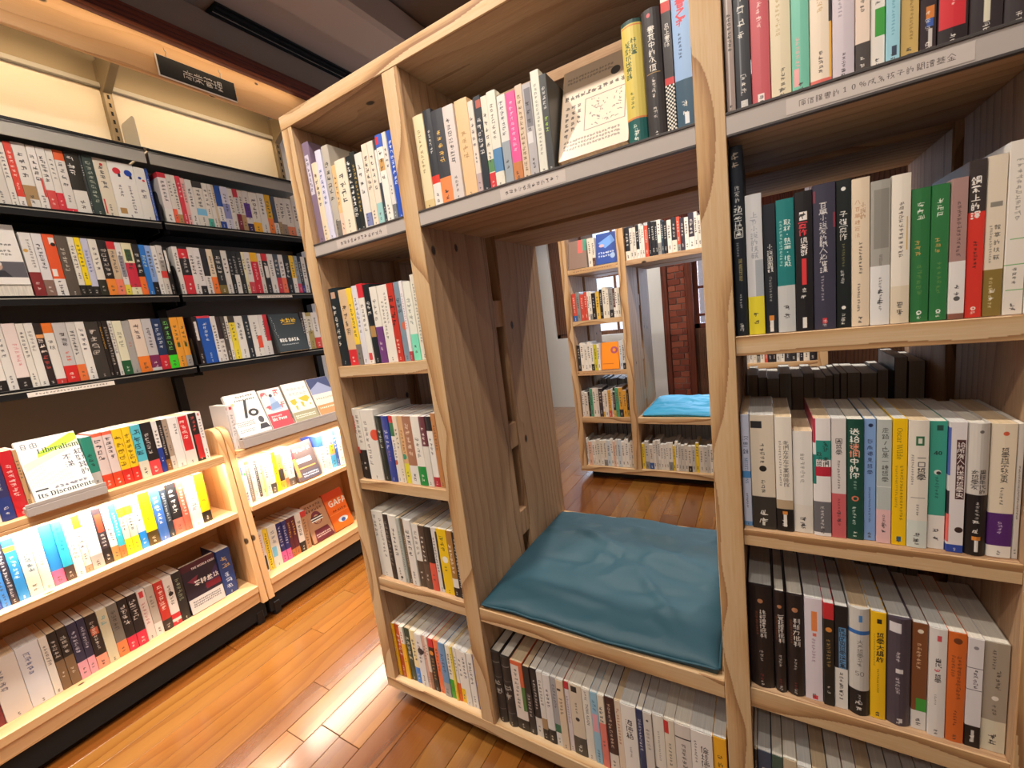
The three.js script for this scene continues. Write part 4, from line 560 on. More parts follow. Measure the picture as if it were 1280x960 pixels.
rowX('', SH[1][1], 918.4, [
  [936.8, .3, '#1f2630', 'hard', ['p', '#c9b8a0', .03, .12, .5, .6], ['T', '作家的', '#e2e2dc', .2, .29, .5, .34], ['T', '祕密地圖', '#eef0ea', .3, .47, .5, .58], ['p', '#9aa2a6', .49, .57, .4, .2], ['l', "THE WRITER'S MAP", '#c9b870', .58, .7, .5, .3, 'bold {}px serif'], ['p', '#cfd2d0', .77, .85, .5, .18], ['o', .5, .95, .15, '#8f9698']], [957.4, .222, '#cfd0d2', ['b', .28, '#e6d736'], ['T', '上~小說的技藝', '#9aa0a8', .12, .45, .5, .42], ['r', .46, .72, '#a7adb4', .5, 1]], [973.6, .203, '#1f242c', ['T', '小說面面觀', '#e8e6de', .3, .52, .5, .44], ['p', '#b7b7b2', .55, .75, .5, .24], ['r', .86, .9, '#d98a3c', .3, .7], ['r', .9, .99, '#e6e2dc', .35, .65]], [996, .205, '#1f7c7c', ['b', .36, '#c7c9c8'], ['T', '取材·執筆·推敲', '#eef2ea', .15, .5, .6, .46], ['p', '#bfe0d8', .15, .5, .25, .2]], [1018, .21, '#1d1b1e', ['r', .14, .2, '#eee8e2', .25, .7], ['T', '~', '#1d1b1e', .14, .2, .45, .4], ['T', '寫作', '#e0404a', .21, .31, .45, .5, .16], ['T', '俱樂部', '#f0ece6', .32, .45, .5, .5, .14], ['r', .47, .66, '#d83a3e', .35, .62], ['p', '#d8d4ce', .68, .78, .45, .35], ['r', .9, .98, '#e6e2dc', .35, .6]], [1046, .215, '#3c3a4c', ['T', '百萬小說家的職人必修課', '#dedcd8', .12, .6, .45, .34], ['r', .04, .12, '#7c4050', 0, .12], ['r', .2, .3, '#8c3a4a', .88, 1], ['p', '#b8b4ba', .62, .8, .4, .14], ['r', .92, .96, '#d0424a', .38, .58]], [1065, .215, '#181f20', ['o', .5, .06, .16, '#e8e8e2'], ['T', '子彈寫作', '#eeece4', .2, .4, .5, .5], ['p', '#8a8852', .42, .58, .5, .2], ['p', '#e0ded6', .6, .7, .45, .3], ['o', .5, .86, .15, '#e8e8e2'], ['p', '#e0ded6', .9, .97, .5, .26]], [1088, .212, '#e4d2b8', ['T', '小說的', '#b28a68', .16, .27, .62, .3], ['T', '八百萬種寫法', '#c49a78', .14, .4, .32, .26], ['p', '#4a423c', .42, .64, .5, .2], ['p', '#4a423c', .7, .9, .4, .16]],
  [1113, .203, '#a5a29a', ['r', .06, .46, '#8a8880', .15, .9], ['b', .42, '#e2e2e0'], ['l', 'William', '#56544e', .5, .58, .5, .22, 'italic {}px serif'], ['p', '#66666a', .66, .9, .5, .16]], [1137, .205, '#e8e0d2', ['b', .26, '#ddd0b8'], ['p', '#5c564e', .18, .55, .5, .26], ['r', .28, .5, '#d0a850', .78, .84], ['p', '#6c6860', .85, .95, .5, .24]], [1162, .182, '#2f7440', ['p', '#e6e8da', .1, .24, .5, .4], ['p', '#c89c54', .38, .5, .4, .34], ['p', '#5f8a4a', .56, .8, .5, .3], ['o', .5, .93, .14, '#f0f0ea'], ['o', .5, .93, .07, '#2f7440']], [1185, .182, '#2f7541', ['p', '#e6e8da', .1, .24, .5, .4], ['p', '#c89c54', .38, .5, .4, .34], ['p', '#5f8a4a', .56, .8, .5, .3], ['o', .5, .93, .14, '#f0f0ea'], ['o', .5, .93, .07, '#2f7541']], [1206, .185, '#a98680', ['b', .42, '#e6e2de'], ['p', '#5c4644', .16, .55, .5, .28], ['o', .5, .85, .2, '#5c5a58'], ['r', .96, 1, '#8a5a4c']], [1228.4, .203, '#d7382c', ['t', .32, '#3b3230'], ['T', '鋼索上的譯者', '#f2ede4', .1, .42, .4, .5, .14], ['p', '#4c2320', .5, .68, .5, .24], ['o', .5, .94, .15, '#f0e6dc'], ['o', .5, .94, .07, '#d7382c']], [1254, .204, '#e2d5c0', ['b', .3, '#8a7338'], ['T', '報導的技藝', '#6a665c', .42, .66, .6, .3], ['r', .28, .31, '#8a857a', .2, .8], ['p', '#8a8478', .42, .66, .3, .16], ['p', '#d6c89a', .75, .95, .4, .22]], [1280.5, .216, '#e6e0d6', ['p', '#98948a', .1, .45, .5, .3], ['r', .55, .555, '#6fae6a', .2, 1], ['r', .7, .705, '#6fae6a', 0, 1], ['r', .85, .855, '#6fae6a', .1, 1], ['p', '#6c6860', .72, .82, .5, .24]], [1300, .21, '#e2dccf']],
  'the seat divider', 'second shelf down, inner bay', 108);
rowX('', SH[2][1], 928.6, [
  [941.5, .209, '#c9d2ea', ['T', '沉思錄', '#3c4668', .18, .36, .5, .56, .08], ['l', 'MEDITATIONS', '#3f6a9c', .38, .66, .5, .5, '{}px serif'], ['r', .5, .56, '#4f93d4'], ['b', .04, '#6fa0d8'], ['p', '#4a4e5c', .7, .84, .5, .25]], [971.4, .209, '#d8ccb8', ['b', .29, '#37332f'], ['r', .05, .11, '#2c2c30', .05, .5], ['p', '#4c4640', .24, .42, .5, .2], ['o', .5, .46, .15, '#23201e'], ['p', '#4c4640', .56, .68, .5, .2], ['r', .94, .97, '#d8d2c2', .4, .52]], [993, .206, '#e6dfd2', ['b', .2, '#1e1b1b'], ['r', .72, .8, '#b8a182'], ['T', '我們在存在主義咖啡館', '#55504a', .2, .6, .62, .3, .08], ['p', '#77726a', .2, .6, .3, .16], ['r', .82, .85, '#d98a3c', .35, .65], ['r', .85, .96, '#e6e2dc', .4, .6]], [1017.8, .181, '#e5e1da', ['b', .28, '#e0dacf'], ['p', '#a09c94', .2, .5, .5, .24], ['p', '#4c4844', .9, .97, .5, .18]], [1040, .204, '#e8e4e2', ['r', 0, .2, '#b8344c', 0, .14], ['r', .3, .55, '#1e7a72', 0, .16], ['r', .18, .34, '#2a8c80', .16, 1], ['T', '為什麼我們', '#28302e', .19, .4, .7, .3], ['T', '需要政治哲學', '#28302e', .19, .44, .34, .28], ['r', .4, .48, '#b8283a', .1, 1], ['r', .7, .97, '#6a686c'], ['p', '#e0dcd8', .74, .94, .5, .22]], [1058.7, .204, '#dad4d0', ['b', .38, '#cb6266'], ['T', '圖哲學', '#4a4444', .16, .3, .5, .38], ['p', '#5a5452', .34, .58, .5, .2], ['p', '#8a3438', .66, .9, .5, .22]],
  [1080, .203, '#174a3c', ['T', '送給', '#f2efe6', .07, .19, .45, .54, .15], ['T', '迷惘', '#ee9a80', .19, .31, .45, .54, .15], ['T', '中的你', '#f2efe6', .31, .49, .45, .54, .15], ['p', '#a8c0b0', .5, .58, .5, .2], ['o', .5, .65, .22, '#d8755a'], ['o', .5, .65, .12, '#174a3c'], ['p', '#dfe4da', .72, .88, .45, .24]], [1095.4, .203, '#7fa2d4', ['T', '街角遇見哲學', '#2c3c60', .16, .46, .5, .42], ['p', '#3c4c74', .55, .85, .5, .18], ['o', .55, .05, .2, '#23304e']], [1114, .203, '#b9c2be', ['b', .28, '#e6bcbc'], ['r', .53, .535, '#dfe4e0'], ['T', '走路/也是一種哲學', '#5c605e', .06, .5, .55, .42], ['p', '#5c4648', .76, .88, .5, .2]], [1132.9, .205, '#f2c411', ['l', 'Oscar Wilde', '#8e7416', .07, .34, .45, .5, '{}px serif'], ['p', '#8a6c14', .36, .8, .65, .24], ['p', '#a8841c', .36, .7, .3, .2], ['r', .93, .97, '#2c6a9c', .35, .65]], [1158.8, .203, '#e4ddd0', ['b', .22, '#d5dcd4'], ['r', .12, .19, '#2f6c46', .35, .75], ['r', .135, .175, '#e4ddd0', .45, .65], ['T', '一口哲學', '#3c3a38', .26, .46, .64, .4], ['p', '#77736c', .26, .5, .22, .14], ['r', .595, .6, '#8a867e', .15, .85], ['p', '#5c5a56', .65, .74, .5, .14], ['p', '#2c2a2a', .93, .98, .5, .24]], [1181.7, .201, '#3f9e8a', ['b', .27, '#e6e2da'], ['h', '40', '#1f2c2c', .24, .42, .5, 'bold {}px sans-serif'], ['o', .5, .39, .2, '#dfe2da'], ['o', .56, .395, .13, '#2c3434'], ['p', '#1f5a50', .42, .6, .5, .22], ['r', .03, .07, '#244c44', .4, .75]], [1204, .201, '#e2dcdc', ['b', .06, '#2f4aa2'], ['r', .13, .58, '#4a2c2c', .42, .92], ['T', '給所有人的世界哲學史', '#f0ece6', .145, .57, .67, .4, .12], ['r', .04, .4, '#5468b4', 0, .1], ['r', .52, .7, '#2c2c32', 0, .1], ['r', .7, .92, '#ea6a64', 0, .12], ['o', .7, .82, .24, '#3a2a28']], [1232.6, .2, '#cbc6be', 'hard', ['b', .47, '#1e1a1b'], ['o', .55, .06, .1, '#6a6660'], ['T', '黑暗年代的', '#44403c', .34, .52, .68, .28], ['T', '女哲學家', '#44403c', .34, .49, .34, .28], ['p', '#cfcac4', .58, .72, .5, .2], ['r', .85, .88, '#d98a3c', .3, .7], ['r', .88, .97, '#e6e2dc', .42, .6]], [1264.7, .199, '#e3d6bf', ['b', .09, '#ece6dc'], ['r', .66, .91, '#54286e'], ['o', .55, .07, .12, '#cc5a3c'], ['T', '哲學與宗教全史', '#4c4640', .17, .43, .55, .28], ['p', '#6c665c', .46, .6, .5, .16], ['p', '#e0d2e4', .72, .82, .5, .2]], [1286, .199, '#c9c4bc', ['p', '#6a6660', .3, .7, .5, .3]]],
  'the seat divider', 'third shelf down, inner bay', 109);
rowX('', SH[3][1], 934.9, [
  [969.8, .213, '#221b1c', 'hard', ['o', .5, .14, .11, '#b8805c'], ['T', '純粹理性批判', '#e8e4dc', .22, .5, .58, .26, .13], ['p', '#8a4a30', .24, .48, .35, .12], ['p', '#cfcac0', .62, .74, .5, .16], ['p', '#8a2c2c', .86, .94, .5, .16]], [984.7, .208, '#231c1d', 'hard', ['o', .5, .14, .2, '#b8805c'], ['T', '實踐理性批判', '#e8e4dc', .22, .5, .6, .46, .13], ['p', '#8a4a30', .24, .48, .25, .2], ['p', '#cfcac0', .62, .74, .5, .3], ['p', '#8a2c2c', .86, .94, .5, .26]], [1007.4, .206, '#221b1c', 'hard', ['o', .5, .14, .17, '#b8805c'], ['T', '判斷力批判', '#e8e4dc', .22, .5, .58, .36, .13], ['p', '#8a4a30', .24, .48, .3, .16], ['p', '#cfcac0', .62, .74, .5, .2], ['p', '#8a2c2c', .86, .94, .5, .2]], [1030, .205, '#ded6de', ['r', .12, .31, '#e88a4e', .38, .7], ['r', .33, .36, '#e2705c', .45, .65], ['p', '#a48a9c', .38, .62, .5, .22], ['r', .95, .99, '#d4404c', .4, .7]], [1043.9, .203, '#24201c', ['t', .15, '#c62e34'], ['b', .32, '#1c1f1c'], ['o', .5, .25, .3, '#d88a3c'], ['p', '#a98b52', .34, .62, .5, .4]], [1060.9, .201, '#1f1d20', ['r', .2, .6, '#5f97c6', .3, .85], ['T', '康德歷史哲學論文集', '#23262c', .205, .595, .58, .42], ['b', .4, '#e4e1da'], ['p', '#44403e', .64, .92, .5, .32]], [1087.7, .206, '#c9c6c0', 'hard', ['b', .24, '#1a181a'], ['r', .2, .235, '#2f6ab0'], ['r', .06, .12, '#4a86c4', .45, .62], ['T', '大~哲學~~', '#77746e', .28, .54, .52, .26], ['h', '50', '#77746e', .6, .42], ['p', '#d8d6d2', .8, .9, .5, .16]], [1107.6, .203, '#f0c016', ['r', .06, .1, '#2c2620', .4, .7], ['T', '哲學大爆炸', '#3a2f14', .18, .46, .62, .44, .13], ['p', '#b08a18', .2, .5, .25, .14], ['p', '#8a6c18', .52, .75, .5, .16], ['p', '#2c2620', .93, .98, .5, .3]], [1139, .2, '#4c434e', 'hard', ['r', .04, .13, '#d9d6da', .1, .55], ['p', '#d4ced2', .3, .4, .45, .22], ['r', .46, .5, '#d8d4d4', .35, .65], ['p', '#d4ced2', .54, .7, .45, .2], ['r', .93, .97, '#d8d4d4', .5, .65]], [1158.8, .196, '#7c4a2c', ['b', .18, '#e2ded8'], ['r', .7, .82, '#3f9a3a', .3, 1], ['o', .5, .07, .2, '#e4d8c4'], ['p', '#e2c09c', .18, .42, .45, .32]], [1181, .196, '#e2ddd8', ['r', .06, .11, '#d0525c', .4, .65], ['T', '當代', '#2c2a2e', .26, .35, .5, .34], ['T', '~', '#d03c4a', .36, .4, .5, .34], ['T', '哲學', '#2c2a2e', .41, .49, .5, .34], ['p', '#97928c', .6, .7, .4, .14]], [1204.5, .195, '#d4692a', ['o', .5, .07, .24, '#6c3a20'], ['p', '#7c3c1c', .2, .6, .62, .26], ['p', '#7c3c1c', .2, .4, .3, .22], ['p', '#6c3018', .7, .85, .5, .2]], [1225, .191, '#dedadc', ['b', .2, '#211c1c'], ['r', .26, .265, '#44404a'], ['r', .46, .465, '#44404a'], ['p', '#3c3840', .27, .45, .55, .28], ['o', .5, .08, .16, '#8a868c'], ['r', .84, .95, '#cfcac4', .4, .6]], [1258, .189, '#a59a8a', ['b', .29, '#d9d2ba'], ['p', '#4f463c', .06, .24, .4, .16], ['p', '#4f463c', .24, .42, .6, .22], ['o', .5, .5, .14, '#e6e0d6'], ['p', '#5a5146', .56, .66, .5, .2]]],
  'the seat divider', 'fourth shelf down, inner bay', 110);
rowX('', BOT[1], 937.5, [[951, .212, '#2b2421', ['t', .02, '#d8c9a8']], [968, .21, '#3d4a62'], [982, .208, '#40584c'], [999, .21, '#cdbb9c'], [1017, .207, '#d8d2c6'], [1037, .205, '#4a4440'], [1056, .207, '#b8b0a0'], [1075, .206, '#8a4a3c'], [1096, .205, '#d0ccc4'], [1118, .206, '#5c5850']], 'the seat divider', 'bottom shelf of the inner bay', 111);
rowX('', BOT[1], 1118, [[1140, .206, '#cfc8bc'], [1160, .205, '#8a8478'], [1184, .206, '#d8d2c8'], [1206, .204, '#6c5c50'], [1232, .205, '#c8c2b6'], [1262, .204, '#a89a88']], '', '', 113, { mass: true, px: 200, kind: 'mass' });
// under the seat
rowX('', BOT[1], 620.6, [
  [635.6, .222, '#2b2725', 'hard', ['r', .13, .14, '#8f8a82', .1, .9], ['r', .34, .345, '#8f8a82', .1, .9], ['T', '~~', '#b0aaa0', .38, .62, .5, .75, .13], ['r', .8, .805, '#8f8a82', .1, .9]], [647.8, .219, '#2c2826', 'hard', ['r', .13, .14, '#8f8a82', .1, .9], ['r', .34, .345, '#8f8a82', .1, .9], ['T', '~~', '#b0aaa0', .38, .62, .5, .75, .13], ['r', .8, .805, '#8f8a82', .1, .9]], [662.8, .213, '#e2d6cc', ['b', .16, '#211e1d'], ['t', .05, '#d8643c'], ['r', .05, .35, '#d2643c', .7, 1], ['r', .35, .7, '#4f7a3c', .72, 1], ['p', '#5c5850', .1, .7, .4, .3]], [671, .208, '#262223', ['p', '#cfc8be', .4, .75, .5, .5]], [679.7, .208, '#232021', ['b', .28, '#d8d4ce'], ['p', '#d4cec4', .16, .6, .5, .4]], [687, .207, '#dcd9d4', ['b', .16, '#25211f'], ['r', .68, .84, '#a98a62'], ['p', '#6a6660', .12, .5]], [696.6, .206, '#dedbd8', ['b', .2, '#1f1c1c'], ['p', '#5a5658', .2, .48, .5, .45]], [704, .205, '#a3a3a6', ['b', .2, '#e0dcd6'], ['r', .68, .8, '#2f6a4c'], ['p', '#55555c', .1, .45]], [713, .205, '#ddc9ae', ['r', .12, .15, '#3a3430', .1, .6], ['p', '#77684f', .24, .5]], [719, .204, '#dcd2d4', ['t', .1, '#c4343c'], ['p', '#8a7c84', .2, .6]], [735, .205, '#d6c9b4', ['b', .26, '#4a443c'], ['o', .5, .48, .16, '#2c2826'], ['p', '#6a6254', .24, .4, .5, .2], ['r', .02, .1, '#2c2826', .2, .65]], [745.3, .204, '#e2ddd2', ['l', 'THINK AGAIN', '#3c3a38', .2, .68, .5, .48, '{}px sans-serif'], ['p', '#6a6660', .03, .16, .5, .3]], [754.5, .203, '#93bed6', ['r', .3, .55, '#e2a2ae', .1, .8], ['p', '#4c7c9c', .1, .26], ['p', '#2c4c6c', .8, .92, .5, .4]], [763, .203, '#e2d8c4', ['b', .62, '#e07a6e']], [775, .203, '#42231f', ['b', .22, '#dcd4cc'], ['p', '#d8c0a8', .08, .7, .45, .4]], [783, .202, '#dfcdb8', ['p', '#a86c54', .1, .6]],
  [802, .203, '#e6e2dc', ['T', '海德格', '#3a3638', .18, .45, .5, .42], ['p', '#77727a', .55, .7, .5, .16]], [810.5, .202, '#27345c', ['p', '#d4d8e2', .12, .55]], [821.5, .202, '#d3cdc6', ['p', '#8a847c', .2, .5, .5, .5], ['o', .5, .1, .15, '#4c4a48']], [836, .202, '#e2ddd2', ['b', .3, '#5a5048'], ['p', '#8a847a', .2, .6, .5, .2]], [849, .202, '#ddd2c0', ['r', .02, .18, '#cc2e2c', .02, .45], ['p', '#6a6458', .3, .6, .5, .34]], [869, .202, '#d6cec6', ['r', .16, .175, '#2c2a2c'], ['p', '#44403e', .24, .55, .55, .3]], [896, .203, '#e4ded8', ['T', '從赫德到米', '#3c3838', .16, .6, .62, .34, .1], ['p', '#6a6664', .12, .4, .22, .14]], [913, .202, '#eeb01e', ['T', '~的~', '#6a4c14', .2, .5, .5, .42]]],
  'the aisle divider', 'shelf under the seat', 112);
// ------------------------------------------------------------------ books on the wall shelving
const rowW = (y, from, list, anchor, where, seed, o = {}) => bookRow({ run: 'z', base: [-1.118, y, 0], from, list, anchor, where, group: `books on ${where}`, seed, px: 256, kind: 'wall', jitter: .004, lim: from < 207 ? [-.84, .127] : [.137, .89], ...o });
rowW(ROWY[0], -62, [
  [-44, .21, '#b5453c'], [-22, .212, W], [-4, .21, '#3c4250'], [16.4, .212, '#d5cfc6'], [26, .212, '#e2dcd2'], [35.8, .218, '#d8412f', ['b', .16, '#e4ddd8']], [53.3, .222, '#dfdad2', ['b', .35, '#a8875c'], ['r', .86, 1, '#d8d4cc', .3, 1]], [64.8, .22, '#e3ddd6', ['r', .5, .8, '#d2483e', .7, .95]], [76.3, .22, '#ddd8d0', ['b', .32, '#d04a46']], [86, .22, '#dad5cc', ['b', .3, '#d33440']], [99, .222, '#d9d4cc', ['t', .16, '#e0602e'], ['b', .06, '#d33440']], [116.8, .224, '#29261f', ['b', .38, '#dcd8cf'], ['p', '#eeeae2', .06, .4, .35, .5]], [120, .222, '#3c3f40'], [133.7, .224, '#34423c', ['p', '#b0b4a4', .1, .8]], [150.6, .222, '#ddd3bd', ['o', .55, .1, .12, '#c2342e'], ['r', .7, .95, '#d2453c', .1, .2]], [182, .22, '#e6e3dc', ['o', .3, .16, .15, '#d62f3a'], ['o', .74, .17, .15, '#2246a4'], ['r', .2, .26, '#1f2440', .32, .42], ['r', .21, .27, '#1f2440', .76, .86], ['p', '#55525a', .4, .62, .32, .14], ['p', '#55525a', .4, .9, .7, .14], ['r', .82, .92, '#b08a54', .1, .35]], [196, .215, '#e4e1da', ['o', .4, .2, .14, '#2a4a9c'], ['o', .7, .24, .12, '#d6404a'], ['p', '#6a6870', .4, .6]], [205.5, .218, '#2c4c9a', ['p', '#d6d8e4', .2, .9]]],
  'the bookend', 'upper wall row', 121, { fromEnd: true });
rowW(ROWY[1], 45, [
  [60, .222, '#e2dfda', ['b', .38, '#8a2c2e'], ['o', .25, .28, .2, '#d2a252'], ['p', '#77736c', .1, .55, .65, .3]], [73, .222, '#dddbdc', ['b', .26, '#8a6c60']], [88, .222, '#e4e0dc', ['t', .72, '#e2572a'], ['r', .05, .16, '#e8e2dc', .45, .9], ['r', .56, .68, '#e8e2dc', .1, .5], ['o', .75, .16, .2, '#1f1c1c']], [103, .22, '#5a5046', ['p', '#cfc8ba', .2, .6, .45, .4]], [111, .218, '#e0dacc', ['b', .18, '#221f1c']], [118.6, .218, '#f0d416', ['b', .18, '#221f1c']], [127.6, .217, '#c3c5dc', ['b', .16, '#221f1c'], ['p', '#4f5d96', .2, .6]], [138, .216, '#dfdacd', ['b', .28, '#2c2c20']], [149.5, .214, '#241f1e', ['b', .3, '#ec8a34'], ['p', '#d8d0c4', .15, .65, .5, .6]], [159.6, .212, '#cbb394', ['t', .14, '#cf3138'], ['b', .3, '#ef8468']], [167, .21, '#dedad6', ['r', .25, .65, '#8a8890', .1, .9], ['b', .2, '#e2d24c']], [179.7, .21, '#e2dcb6', ['r', .38, .85, '#cb2f46'], ['r', .12, .34, '#3c5a34', .2, .8]], [187.8, .208, '#272322', ['b', .36, '#ef7430']], [195, .207, '#2b74c6', ['p', '#e6e4ba', .2, .45, .5, .6]], [202.7, .206, '#90aee0', ['b', .26, '#191a22']], [209, .206, '#e2dfda'], [216.5, .21, '#d0cac2', ['r', .3, .55, '#9a958e', .1, .9], ['r', .52, .66, '#d2403c']], [223.7, .2, '#24211f', ['r', .05, .5, '#e2dfd8', .2, .8]]],
  'the bookend', 'middle wall row', 122, { fromEnd: true });
rowW(ROWY[2], -24, [
  [-8, .225, '#d8cfc6'], [12.7, .228, '#dfd9d2', ['b', .16, '#1e1b1a']], [25.4, .228, '#d9d5cf'], [42, .228, '#e0d0cb', ['b', .17, '#1e1a1a'], ['p', '#d08a88', .3, .65, .6, .4]], [51.8, .226, '#dbd6cc'], [63, .226, '#dedad2', ['p', '#8a847c', .12, .45]], [72.7, .224, '#291f20', ['r', .18, .24, '#e0995a'], ['p', '#ecdfd4', .25, .5, .5, .8], ['p', '#c24a42', .52, .75, .5, .7]], [85.5, .223, '#dfdad3', ['t', .16, '#e2762c'], ['b', .08, '#c33a38'], ['T', '~抗', '#3a3638', .28, .45, .5, .5]], [101.6, .222, '#c2bfbd', ['b', .28, '#cf2a26'], ['p', '#2c2a2e', .17, .4, .6, .5], ['p', '#d8503e', .48, .66, .6, .35]], [112.7, .222, '#cfccc6', ['b', .28, '#e2743c']], [124, .222, '#e4e0da'], [140, .22, '#393531', ['p', '#cfc9be', .14, .6, .45, .6]], [144.5, .22, '#221c1a', ['p', '#e0a63c', .1, .5]], [152, .22, '#241e1c', ['p', '#d0c8be', .1, .8]], [157, .22, '#dcd9d2', ['p', '#5e5a58', .05, .6, .5, .8]], [168, .218, '#e2dfc4', ['b', .26, '#1f5a34'], ['p', '#8a8c70', .2, .5]], [177.7, .216, '#a8a6a2', ['p', '#c2675a', .4, .5]], [192, .22, '#e4d2c0', ['b', .3, '#f0812e'], ['p', '#6a5a54', .08, .4]], [204, .22, '#c4c2c4', ['b', .3, '#7c2c58'], ['r', .94, 1, '#d8d6d2']], [215, .218, '#20355c', ['b', .28, '#cf2a3a'], ['p', '#d4d8de', .1, .6]], [226, .22, '#1c2420', ['b', .26, '#3fe02c'], ['p', '#7fd46a', .06, .65, .5, .55]], [235.4, .22, '#eda338', ['r', .52, .6, '#3f5a34', .3, .65]], [244.5, .22, '#eda43a', ['b', .22, '#a7a4a0'], ['r', .52, .6, '#3f5a34', .3, .65]]],
  'the bookend', 'lower wall row', 123, { fromEnd: true });
const small = { mass: true, px: 200, kind: 'mass' };
rowW(ROWY[0], 210, [[220.5, .212, '#e4dcd8', ['t', .1, '#c6303c'], ['b', .28, '#e6e2da']], [226, .21, '#ddd6cc', ['b', .3, '#ef6a4a']], [232, .21, '#e2dcd0', ['b', .2, '#b48f5c']], [238, .21, '#d6404e'], [243, .206, '#e6b4ae'], [251.7, .204, '#e2ddd6'], [263.4, .202, '#dcd7cc', ['t', .14, '#3c3a38'], ['r', .6, .75, '#7cc0e2']], [270, .2, '#e4dfd4', ['b', .2, '#4fae9c']], [275, .2, '#e0dbd2'], [278, .2, '#d8c6a6'], [285.6, .2, '#e2dfda', ['t', .48, '#26509c'], ['b', .17, '#24489a']], [294, .2, '#d4d2e0', ['r', .4, .75, '#8a90c0']], [301, .198, '#e0dcd4'], [306.4, .2, '#d0d0cc', ['t', .2, '#b83040'], ['b', .4, '#7c2c38']], [312.6, .198, '#d8cfc2', ['b', .4, '#b59468']], [320, .2, '#d9d4ce', ['r', .3, .65, '#5c3a90'], ['b', .2, '#3a2c5c']], [330, .198, '#e2ddd2', ['b', .25, '#efb02c']], [339, .2, '#e2e0d8'], [346, .2, '#e0b02e', ['b', .4, '#ef8238']], [351.7, .2, '#dcdcd8', ['t', .7, '#4a5464']], [356, .198, '#e0dace', ['b', .35, '#a8906c']], [362.6, .198, '#dfdace', ['b', .3, '#9a8a78']], [372, .2, '#e4e0d6', ['b', .25, '#ec8a62']], [379, .2, '#e2e0da'], [392, .2, '#d8d4cc'], [404, .2, '#c6c2ba']], '', '', 124, small);
rowW(ROWY[1], 228.5, [[235, .21, '#e6e2dc'], [246.6, .212, '#262629', ['r', .05, .25, '#d8323c'], ['b', .4, '#d5333e']], [254, .21, '#e2ddd8'], [262, .21, '#e2dedc', ['b', .18, '#1e1e22']], [269.6, .208, '#dfdad4', ['t', .6, '#2e2e32']], [277, .208, '#e4d3b8', ['b', .38, '#ef7c36']], [286.8, .208, '#2c2e2e', ['b', .2, '#7c6c38']], [294, .206, '#dedbd4'], [299, .206, '#23262c'], [305, .206, '#24282c', ['b', .45, '#e2dfd8']], [311.4, .206, '#2b2e30'], [315, .205, '#e6e0b8'], [322, .206, '#e2ded8', ['b', .28, '#ce4a54']], [330.8, .206, '#cf2a3c', ['t', .22, '#eeb82a']], [336, .204, '#e0dcd6'], [342.6, .204, '#2c2c30', ['t', .18, '#d5323c'], ['r', .3, .6, '#e4e0da', .2, .9]], [350, .204, '#e2dfda'], [356, .204, '#46505c', ['b', .4, '#c83a44']], [362, .204, '#e2ddd8', ['b', .4, '#ef7a5a']], [369.7, .203, '#20262e'], [375, .203, '#f0c63a', ['b', .4, '#e4e0da']], [379.5, .203, '#8e9aa2', ['b', .25, '#cf3a5c']], [384, .203, '#24303c', ['b', .2, '#2c3c8a']], [389, .202, '#e2e0da'], [402, .2, '#3c4046'], [414, .2, '#d8d4cc']], '', '', 125, small);
rowW(ROWY[2], 252.5, [[259, .218, '#2a2122', ['r', .1, .5, '#e0dad2', .3, .8]], [274.7, .22, '#2058b4', ['t', .05, '#d84454']], [281, .216, '#e2dfda', ['p', '#2c2a30', .2, .8]], [287, .212, '#dedad4', ['t', .5, '#3a3034']], [292, .212, '#4e4a46'], [296, .212, '#e2dccf'], [303.6, .212, '#e8d43c', ['t', .15, '#3c3a34']], [313.8, .21, '#e2e0da'], [320.8, .212, '#252c34'], [332.5, .21, '#dcdad4', ['r', .5, .8, '#e0533c', .5, 1]], [343.4, .21, '#d8d4d2', ['r', 0, .65, '#c6303c', .5, 1]], [383, .1, null], [387, .215, '#342c30'], [390, .21, '#e4e0d8'], [396.6, .208, '#a9995c', ['r', .1, .5, '#d8d4c4']], [404, .207, '#e4e0da', ['b', .3, '#d2433c']], [416, .207, '#c8c4be']], '', '', 126, small);
